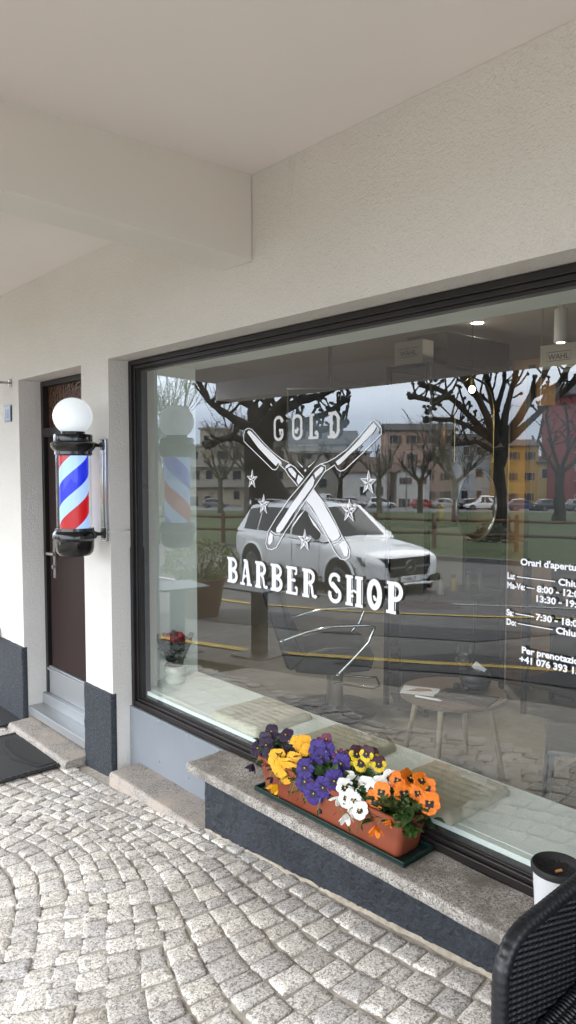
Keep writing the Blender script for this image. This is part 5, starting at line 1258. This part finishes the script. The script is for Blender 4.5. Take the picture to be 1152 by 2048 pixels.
        for a in (90,210,330):
            e=Vector((c[0],.12*cos(R(a)),c[2]+.12*sin(R(a)))); sd=Vector((0,-sin(R(a)),cos(R(a))))*.016; cc=Vector(c); mb.add([cc+sd,cc-sd,e,cc+Vector((.012,0,0))],[(0,1,2),(0,3,2),(1,2,3)])
        mb.build('badge',M['chromes'],gr)
        mb=MB(); mb.box(fx+.044,fx+.052,-.25,.25,.42,.53); pl_=mb.build('number_plate',M['white'],t)
        mb=MB(); Mx=Matrix(((0,0,1,fx+.0535),(1,0,0,0),(0,1,0,0),(0,0,0,1))); vs,fs=text_mesh('TI 28661',.085,.001); w=max(v[0] for v in vs); mb.add([tuple(Mx@Vector((v[0]-w/2,v[1]+.445,0))) for v in vs],fs); mb.build('plate_text',M['blackm'],pl_)
        mb=MB(); mb.box(fx-.14,fx+.012,-.62,.62,.24,.36); mb.box(fx-.22,fx-.02,-.86,-.56,.36,.50); mb.box(fx-.22,fx-.02,.56,.86,.36,.50); mb.build('bumper_intake',M['grille'],t,bevel=.02)
        mb=MB(); mb.tube([(fx-.20,-.86,.42),(fx-.02,-.60,.34),(fx+.03,-.3,.37),(fx+.035,0,.38),(fx+.03,.3,.37),(fx-.02,.60,.34),(fx-.20,.86,.42)],.03,7); mb.build('bumper_trim',paintm,t,smooth=60)
        for s in (-1,1):
            mb=MB(); mb.ball((.78,s*1.05,1.12),.11,.75,10,7,sy=.7); mb.build('wing_mirror',paintm,t,smooth=180)
            for x in (-.75,.35):
                mb=MB(); mb.tube([(x-.10,s*(W/2+.02),.98),(x+.10,s*(W/2+.02),.98)],.014,6); mb.build('door_handle',M['chromes'],t)
            for x in (-.95,.05,1.02):
                mb=MB(); mb.tube([(x,s*(W/2*.99+.003),.42),(x+.02,s*(W/2+.003),.9),(x+.0,s*(W/2*.985),1.05)],.004,4); mb.build('door_gap',M['blackm'],t)
            mb=MB(); mb.tube([(-1.9,s*.66,H+.02),(-1.2,s*.66,H+.045),(.0,s*.66,H+.035),(.35,s*.66,H-.0)],.018,6); mb.build('roof_rail',M['chromes'],t,smooth=60)
            mb=MB(); mb.box(-1.3,1.35,s*.93-.03,s*.93+.03,.29,.36); mb.build('side_skirt',M['chromes'],t,bevel=.01)
    else:
        mb.box(fx-.04,fx+.012,-.4,.4,.36,.46); mb.build('grille',M['blackm'],t)
        mb=MB(); mb.box(fx+.0125,fx+.02,-.24,.24,.28,.38) if False else mb.box(-fx-.02,-fx-.012,-.24,.24,.6,.7); mb.build('number_plate',M['white'],t)
    return t
sx,sy=-10.95,-8.95
car('parked_suv','white SUV with chrome grille standing on the road in front of the shop',(sx,sy,G(sx,sy)+.01),R(8),M['cwhite'],5.1,1.98,1.80,'suv',None,True)
cars=[((-89.5,-63.4),'cgrey','hatch','grey hatchback at the left end of the parked row',-46),((-85.9,-69.6),'cwhite','hatch','white hatchback near the left end of the parked row',-50),
((-79.3,-77.2),'cwhite','van','white van parked behind the trees, above the SUV roof',-52),((-75.0,-79.0),'csilver','suvs','silver estate car parked right of the first white van',-40),((-70.7,-80.6),'cwhite','suvs','white off road car parked left of the red car',-50),
((-63.9,-82.1),'cred','hatch','bright red car in the parked row',-48),((-60.4,-83.2),'csilver','hatch','silver car right behind the red car',-20),((-56.0,-82.5),'cdark','hatch','black car between the silver car and the white van',-60),
((-51.6,-77.9),'cwhite','vanw','white minivan with windows in front of the pale blue house',132),((-45.9,-78.3),'cblue','hatch','dark blue hatchback in front of the yellow house',-45),((-42.6,-78.9),'cdark','hatch','black hatchback in front of the pale yellow house',-52),((-39.0,-79.5),'cgrey','hatch','grey hatchback below the red building',-48)]
for (x,y),pm,kd,lab,a in cars:
    if kd=='van': car('parked_van',lab,(x,y,G(x,y)+.1),R(a),M[pm],4.9,1.95,2.2,'van')
    elif kd=='vanw': car('parked_van',lab,(x,y,G(x,y)+.1),R(a),M[pm],4.4,1.8,1.85,'hatch')
    elif kd=='suvs': car('parked_car',lab,(x,y,G(x,y)+.1),R(a),M[pm],4.5,1.85,1.7,'hatch')
    else: car('parked_car',lab,(x,y,G(x,y)+.1),R(a),M[pm],4.1,1.75,1.48,'hatch')

# trees --------------------------------------------------------------
def knob(mb,p,r,rn):
    for k in range(4): mb.ball((p.x+rn.uniform(-r,r)*.7,p.y+rn.uniform(-r,r)*.7,p.z+rn.uniform(-r,r)*.6),r*rn.uniform(.6,1.05),rn.uniform(.8,1.1),7,5,.2)
def traced_tree(base,limbs,label,seed,group,extra=1.0,axis=A48,ext=1.6,thin=.62):
    rn=random.Random(seed)
    t=thing('plane_tree',label,'tree',base,axis,group)
    tr=MB(); cr=MB()
    for li,l in enumerate(limbs):
        depth=rn.uniform(-1,1)*(.45) if li else 0
        n=len(l); pts=[];rr=[]
        for i,(x,z,r) in enumerate(l):
            r=r*(thin if li else 1)
            yy=depth*(abs(x)+abs(z-l[0][1]))*(.6 if i else 0)
            pts.append(Vector((x,yy,z))); rr.append(r)
        # subdivide with wobble
        P=[];Q=[]
        for i in range(n-1):
            for k in range(3):
                f=k/3; p=pts[i].lerp(pts[i+1],f); w=rr[i]*.25; P.append(p+Vector((rn.uniform(-w,w),rn.uniform(-w,w),rn.uniform(-w,w))) if (i or k) else p); Q.append((rr[i]+(rr[i+1]-rr[i])*f)*rn.uniform(.9,1.15))
        P.append(pts[-1]);Q.append(rr[-1])
        if li==0:
            P=[P[0]+Vector((0,0,-ext)),P[0]+Vector((0,0,-ext*.6))]+P; Q=[Q[0]*1.35,Q[0]*1.1]+Q
            tr.tube(P,Q,12,jit=.06)
        else:
            cr.tube(P,Q,8,jit=.1); knob(cr,P[-1],Q[-1]*1.25,rn)
            L_=(pts[-1]-pts[0]).length
            for k in range(int(L_/.32*extra)):
                i=rn.randrange(3,len(P)); p=P[i]; d=Vector((rn.uniform(-1,1),rn.uniform(-1.2,1.2),rn.uniform(-.1,1.3))).normalized(); ln=rn.uniform(.25,.95)*min(1.3,L_/2.2)
                q1=p+d*ln*.5+Vector((0,0,.05)); q2=p+d*ln+Vector((rn.uniform(-.1,.1),0,ln*.25)); r0=max(.035,Q[i]*.42)
                cr.tube([p,q1,q2],[r0,r0*.8,r0*.75],6,jit=.12); knob(cr,q2,max(.065,r0*1.2),rn)
    tr.build('trunk',M['bark'],t,smooth=60); cr.build('crown',M['bark'],t,smooth=60)
traced_tree((-21.28,-16.03,-.51),TREE_A,'large knobbly pollarded plane tree rising behind the SUV',5,'pollarded plane trees',1.5,thin=.72)
traced_tree((-16.27,-24.56,-.92),TREE_B,'large dark pollarded plane tree beyond the fence, right of the SUV',8,'pollarded plane trees',1.15,ext=.8)
traced_tree((-23.42,-43.5,-1.61),TREE_C,'pollarded plane tree in front of the red building',12,'pollarded plane trees',.8,ext=.9)
def pollard(x,y,h,sp,seed,label,m='bark',twigs=70,tr_=.26,fine=False,group='pollarded plane trees'):
    rn=random.Random(seed); t=thing('plane_tree',label,'tree',(x,y,G(x,y)+.05),rn.uniform(0,6),group)
    tm=MB(); tm.tube([(0,0,-.2),(rn.uniform(-.1,.1),0,h*.22),(rn.uniform(-.15,.15),rn.uniform(-.1,.1),h*.42)],[tr_*1.3,tr_,tr_*.95],9,jit=.08); tm.build('trunk',M[m],t,smooth=60)
    cr=MB(); tips=[]
    nb=rn.randint(5,7)
    for b in range(nb):
        a=2*pi*b/nb+rn.uniform(-.3,.3); p=Vector((0,0,h*.40)); P=[p];Q=[tr_*.55]; el=rn.uniform(.35,1.1); d=Vector((cos(a)*cos(el),sin(a)*cos(el),sin(el))); ln=sp*rn.uniform(.35,.5)
        for k in range(3):
            d=(d+Vector((rn.uniform(-.25,.25),rn.uniform(-.25,.25),.22))).normalized(); p=p+d*ln*.5; P.append(p); Q.append(tr_*(.42-.1*k)); tips.append((p,d,tr_*(.3-.05*k)))
        cr.tube(P,Q,6,jit=.12); knob(cr,P[-1],tr_*.4,rn)
    for k in range(twigs):
        p,d,r=rn.choice(tips); d2=(d+Vector((rn.uniform(-1,1),rn.uniform(-1,1),rn.uniform(-.2,1.2)))).normalized(); l_=rn.uniform(.3,.8)*sp*.32*(1.6 if fine else 1)
        q1=p+d2*l_*.5+Vector((rn.uniform(-.1,.1),rn.uniform(-.1,.1),.03)); q2=p+d2*l_+Vector((0,0,l_*.25))
        r0=.05 if not fine else .035
        cr.tube([p,q1,q2],[r0,r0*.8,r0*.55],4,caps=False)
        if fine:
            for s in range(4):
                e=q1.lerp(q2,rn.random()); f=e+Vector((rn.uniform(-1,1),rn.uniform(-1,1),rn.uniform(-.3,1)))*l_*.4; cr.tube([e,f],[.02,.01],3,caps=False)
        elif rn.random()<.4: knob(cr,q2,.09,rn)
    cr.build('crown',M[m],t); return t
row=[((-63.6,-39.3),'first'),((-60.4,-42.8),'second'),((-57.6,-45.9),'third'),((-54.8,-49.0),'fourth'),((-52.0,-52.1),'fifth'),((-49.2,-55.2),'sixth'),((-46.4,-58.4),'seventh')]
for i,((x,y),o_) in enumerate(row):
    pollard(x,y,8.2+.5*(i%3),5.2,20+i,'small pollarded tree in the far row, %s from the left'%o_,'bark2' if i%2 else 'bark',90)
pollard(-30.4,-41.7,7.0,6.0,44,'pale barked bare tree with fine twigs before the pale blue house','bark2',130,.22,True)
pollard(-51.5,-30.4,11.5,8.5,45,'tall bare tree with fine twigs at the left edge','bark2',220,.25,True)
pollard(-47.5,-36.0,9.5,7.0,46,'tall bare tree with fine twigs beside the apartment block','bark2',150,.22,True)
t=thing('ivy_bush','dark bush with cut twigs at the foot of the right plane tree','bush',(-15.3,-22.6,G(-15.3,-22.6)+.1))
mb=MB()
for k in range(1500):
    a=rb.uniform(0,2*pi); q=rb.random()**.5; h_=(1-q*q)*1.0*(.7+.5*noise.noise(Vector((cos(a)*2,sin(a)*2,q*3)))); p=Vector((1.05*q*cos(a),1.05*q*sin(a),max(.02,h_*rb.uniform(.3,1))))
    d=Vector((rb.uniform(-1,1),rb.uniform(-1,1),rb.uniform(-.5,1))).normalized(); s=d.cross(Vector((rb.random(),rb.random(),rb.random()))).normalized(); mb.add([p-d*.07,p+s*.035,p+d*.07,p-s*.035],[(0,1,2,3)])
mb.build('foliage',M['bushdark'],t)
mb=MB()
for k in range(30):
    a=rb.uniform(0,6.28); mb.tube([(.8*cos(a)*rb.random(),.8*sin(a)*rb.random(),.05),(1.25*cos(a),1.25*sin(a),rb.uniform(.02,.3))],.015,4)
mb.build('cut_twigs',M['legwood'],t)

# buildings --------------------------------------------------------------
def house(name,label,c,w,dp,top,wallm_,roofm,roof='flat',cols=4,rows=3,z0=-8,wz=(1.0,1.4),shut=False,rise=1.6,gz=None,balc=False):
    """front faces the shop; c is the middle of the front at the ground"""
    g=G(*c) if gz is None else gz
    t=thing(name,label,'house' if name!='apartment_block' else 'apartment block',(c[0],c[1],g),A48)
    H_=top-g
    mb=MB(); mb.box(-w/2,w/2,-dp,0,-2.5,H_); mb.build('wall',M[wallm_],t)
    mb=MB()
    if roof=='flat': mb.box(-w/2-.3,w/2+.3,-dp-.3,.35,H_+.002,H_+.35)
    elif roof=='gable_side':   # ridge along the facade
        Mx=Matrix(((0,0,1,0),(1,0,0,0),(0,1,0,0),(0,0,0,1))); mb.prism([(-dp-.5,H_),(.6,H_),(.6,H_+.15),(-dp/2,H_+rise),(-dp-.5,H_+.15)],-w/2-.4,w/2+.4,M=Mx)
    else:                      # gable towards the shop
        Mx=Matrix(((1,0,0,0),(0,0,1,0),(0,1,0,0),(0,0,0,1))); mb.prism([(-w/2-.5,H_-.1),(-w/2-.5,H_+.1),(0,H_+rise+.2),(w/2+.5,H_+.1),(w/2+.5,H_-.1),(0,H_+rise-.02)],-dp-.3,.45,M=Mx)
        g_=MB(); g_.prism([(-w/2,H_+.001),(w/2,H_+.001),(0,H_+rise-.04)],-dp,-.01,M=Mx); g_.build('gable',M[wallm_],t)
    mb.build('roof',M[roofm],t)
    st=H_/rows; rw=random.Random(int(abs(c[0])*10))
    for r_ in range(rows):
        for k in range(cols):
            x=-w/2+w*(k+.5)/cols+rw.uniform(-.15,.15); z=st*r_+st*.35; a,b=wz; a*=rw.uniform(.8,1.25)
            if rw.random()<.12: continue
            if r_==0 and rw.random()<.3: z=.05; b=2.2
            mb=MB(); mb.box(x-a/2,x+a/2,.004,.05,z,z+min(b,st*.5)); f=mb.build('window',M['win'],t)
            fr=MB(); ring(fr,x-a/2-.06,x+a/2+.06,z-.06,z+min(b,st*.5)+.06,.06,.006,.09); fr.build('frame',M['offw'],f)
            if shut:
                for s in (-1,1):
                    mb=MB(); mb.box(x+s*(a*.78)-a*.24,x+s*(a*.78)+a*.24,.004,.07,z,z+min(b,st*.5)); mb.build('shutter',M['shutter'],t)
        if balc and r_:
            mb=MB(); mb.box(-w/2+.5,w/2-.5,.1,1.2,st*r_-.1,st*r_+.05); mb.box(-w/2+.5,w/2-.5,1.12,1.2,st*r_+.05,st*r_+.9); mb.build('balcony',M['greyb'],t)
    return t
house('apartment_block','long beige apartment block at the left behind the far trees',(-97.1,-76.8),22.5,12,5.6,'beige','greyb','flat',9,3,wz=(1.3,1.5),balc=True)
house('apartment_block','beige apartment tower rising behind the long block',(-106.5,-76.5),6.5,10,8.9,'beige','greyb','flat',3,4,wz=(1.1,1.2))
house('commercial_building','low grey beige building behind the SUV',(-87.6,-87.3),13,9,4.4,'greyb','greyb','flat',4,1,wz=(1.8,1.6))
house('commercial_building','wide building with dark pitched roof behind the low grey one',(-98.5,-94.0),16,12,6.3,'greyb','roofd','gable_side',6,2,rise=3.0)
house('terraced_house','grey white house with broad brown roof left of the shuttered house',(-79.3,-86.2),7.5,8,1.1,'offw','rooft','gable_side',3,1,rise=2.6)
house('terraced_house','small white gabled house with brown shutters',(-73.9,-92.3),5.4,7,1.0,'offw','rooft','gable_front',2,2,shut=True,rise=1.4,wz=(.8,1.1))
house('terraced_house','tall pink beige house with dark pitched roof',(-81.0,-103.6),12.5,9,8.6,'pink','roofd','gable_side',4,4,rise=1.6,shut=True)
house('terraced_house','pale blue white house behind the bare tree',(-70.7,-106.6),7.2,9,6.6,'bluew','roofd','gable_side',3,3,rise=1.4)
house('terraced_house','orange yellow house with white framed windows',(-60.5,-103.2),5.2,9,5.3,'yell','rooft','gable_side',2,3,rise=1.3,shut=True,wz=(.8,1.2))
house('terraced_house','narrow pale yellow house between the orange and red ones',(-57.0,-106.4),4.2,9,2.6,'pyell','rooft','gable_side',2,2,rise=1.2)
house('apartment_block','tall dark red apartment building at the right',(-46.4,-104.4),13,12,12.5,'redb','roofd','gable_side',4,4,rise=2.4,wz=(1.3,1.6),balc=True)
house('terraced_house','white house right of the red building',(-39.0,-112.0),10,9,6.0,'offw','rooft','gable_side',4,3,rise=1.6)
house('terraced_house','long cream house at the far left',(-112,-58),14,9,4.0,'beige','rooft','gable_side',6,2,rise=2)
def street_lamp(x,y,h,label):
    t=thing('street_lamp',label,'street lamp',(x,y,G(x,y)),A48,'street lamps at the square')
    mb=MB(); mb.tube([(0,0,0),(0,0,h)],[.09,.055],8); mb.build('pole',M['cgrey'],t,smooth=60)
    mb=MB(); mb.tube([(0,0,h),(.25,0,h+.12),(.8,0,h+.1)],[.04,.06,.10],8); mb.build('lamp_head',M['cgrey'],t,smooth=60)
street_lamp(-58.4,-67.5,9.6,'taller grey street lamp before the brown roofed house')
street_lamp(-56.9,-69.2,7.2,'shorter grey street lamp before the pink house')
# wooded slope behind the town
mb=MB(); vs=[];fs=[]; nx=60
for j in range(9):
    for i in range(nx+1):
        a=R(150+110*i/nx); rr=240+j*22; h=(j/8)**1.1*(12+9*noise.noise(Vector((i*.14,0,3)))+3*noise.noise(Vector((i*.9,j,1))))
        vs.append((rr*cos(a),rr*sin(a),-10+h*1.35))
for j in range(8):
    for i in range(nx): q=j*(nx+1)+i; fs.append((q,q+1,q+nx+2,q+nx+1))
mb.add(vs,fs); o=mb.build('hills',textured('wooded_slope',(.03,.035,.03),(.07,.075,.06),.12,.95)); o['kind']='structure'

# ------------------------------------------------------------------ light, world, camera
SUN_EL,SUN_AZ=R(36),R(200)
w=bpy.data.worlds.new('World'); SC.world=w; w.use_nodes=True; nt=w.node_tree; nt.nodes.clear()
class WW: node_tree=nt
Wm=WW()
out=nt.nodes.new('ShaderNodeOutputWorld'); bg=nt.nodes.new('ShaderNodeBackground'); bg.inputs['Strength'].default_value=.10
sky=nt.nodes.new('ShaderNodeTexSky'); sky.sky_type='NISHITA'; sky.sun_disc=False; sky.sun_elevation=SUN_EL; sky.sun_rotation=SUN_AZ; sky.air_density=1.5; sky.dust_density=3
tc=nt.nodes.new('ShaderNodeTexCoord'); sep=nt.nodes.new('ShaderNodeSeparateXYZ'); nt.links.new(tc.outputs['Generated'],sep.inputs[0])
mp=nt.nodes.new('ShaderNodeMapping'); mp.inputs['Scale'].default_value=(1,1,3.2); nt.links.new(tc.outputs['Generated'],mp.inputs['Vector'])
n1=nt.nodes.new('ShaderNodeTexNoise'); n1.inputs['Scale'].default_value=2.6; n1.inputs['Detail'].default_value=6; n1.inputs['Distortion'].default_value=.4; nt.links.new(mp.outputs[0],n1.inputs['Vector'])
zz=vmath(Wm,'ADD',sep.outputs['Z'],vmath(Wm,'MULTIPLY',vmath(Wm,'SUBTRACT',n1.outputs['Fac'],.5),.16))
CK=SKYK
cl=ramp(Wm,zz,[(0.0,tuple(CK*q for q in (.46,.54,.66))),(.055,tuple(CK*q for q in (.42,.50,.62))),(.115,tuple(CK*q for q in (.78,.88,1.0))),(.22,tuple(CK*q for q in (.84,.90,.96))),(1.0,tuple(CK*q for q in (1.0,1.0,1.02)))])
mixw=mixc(Wm,.82,sky.outputs[0],cl)
nt.links.new(mixw,bg.inputs['Color']); nt.links.new(bg.outputs[0],out.inputs[0])
sl=bpy.data.lights.new('sun','SUN'); sl.energy=1.0; sl.angle=R(30); sl.color=(1,.96,.9); so=bpy.data.objects.new('sun',sl); COL.objects.link(so)
sd=Vector((sin(SUN_AZ)*cos(SUN_EL),cos(SUN_AZ)*cos(SUN_EL),sin(SUN_EL))); so.rotation_euler=sd.to_track_quat('Z','Y').to_euler()
cam=bpy.data.cameras.new('camera'); co=bpy.data.objects.new('camera',cam); COL.objects.link(co); SC.camera=co
cam.sensor_fit='VERTICAL'; cam.sensor_height=36; cam.lens=36*1430/2048; cam.clip_start=.05; cam.clip_end=2000
yaw=R(48); pt=R(-3.45)
co.location=(0,-2.0,1.68); co.rotation_euler=(R(90)+pt,0,yaw)
SC.view_settings.view_transform='Standard'; SC.view_settings.look='None'; SC.view_settings.gamma=1; SC.view_settings.exposure=EXPO
SC.render.engine='CYCLES'; SC.cycles.max_bounces=8; SC.cycles.diffuse_bounces=4; SC.cycles.transparent_max_bounces=12
SC.cycles.sample_clamp_indirect=6; SC.cycles.caustics_reflective=False; SC.cycles.caustics_refractive=False
try: SC.cycles.use_denoising=True
except Exception: pass
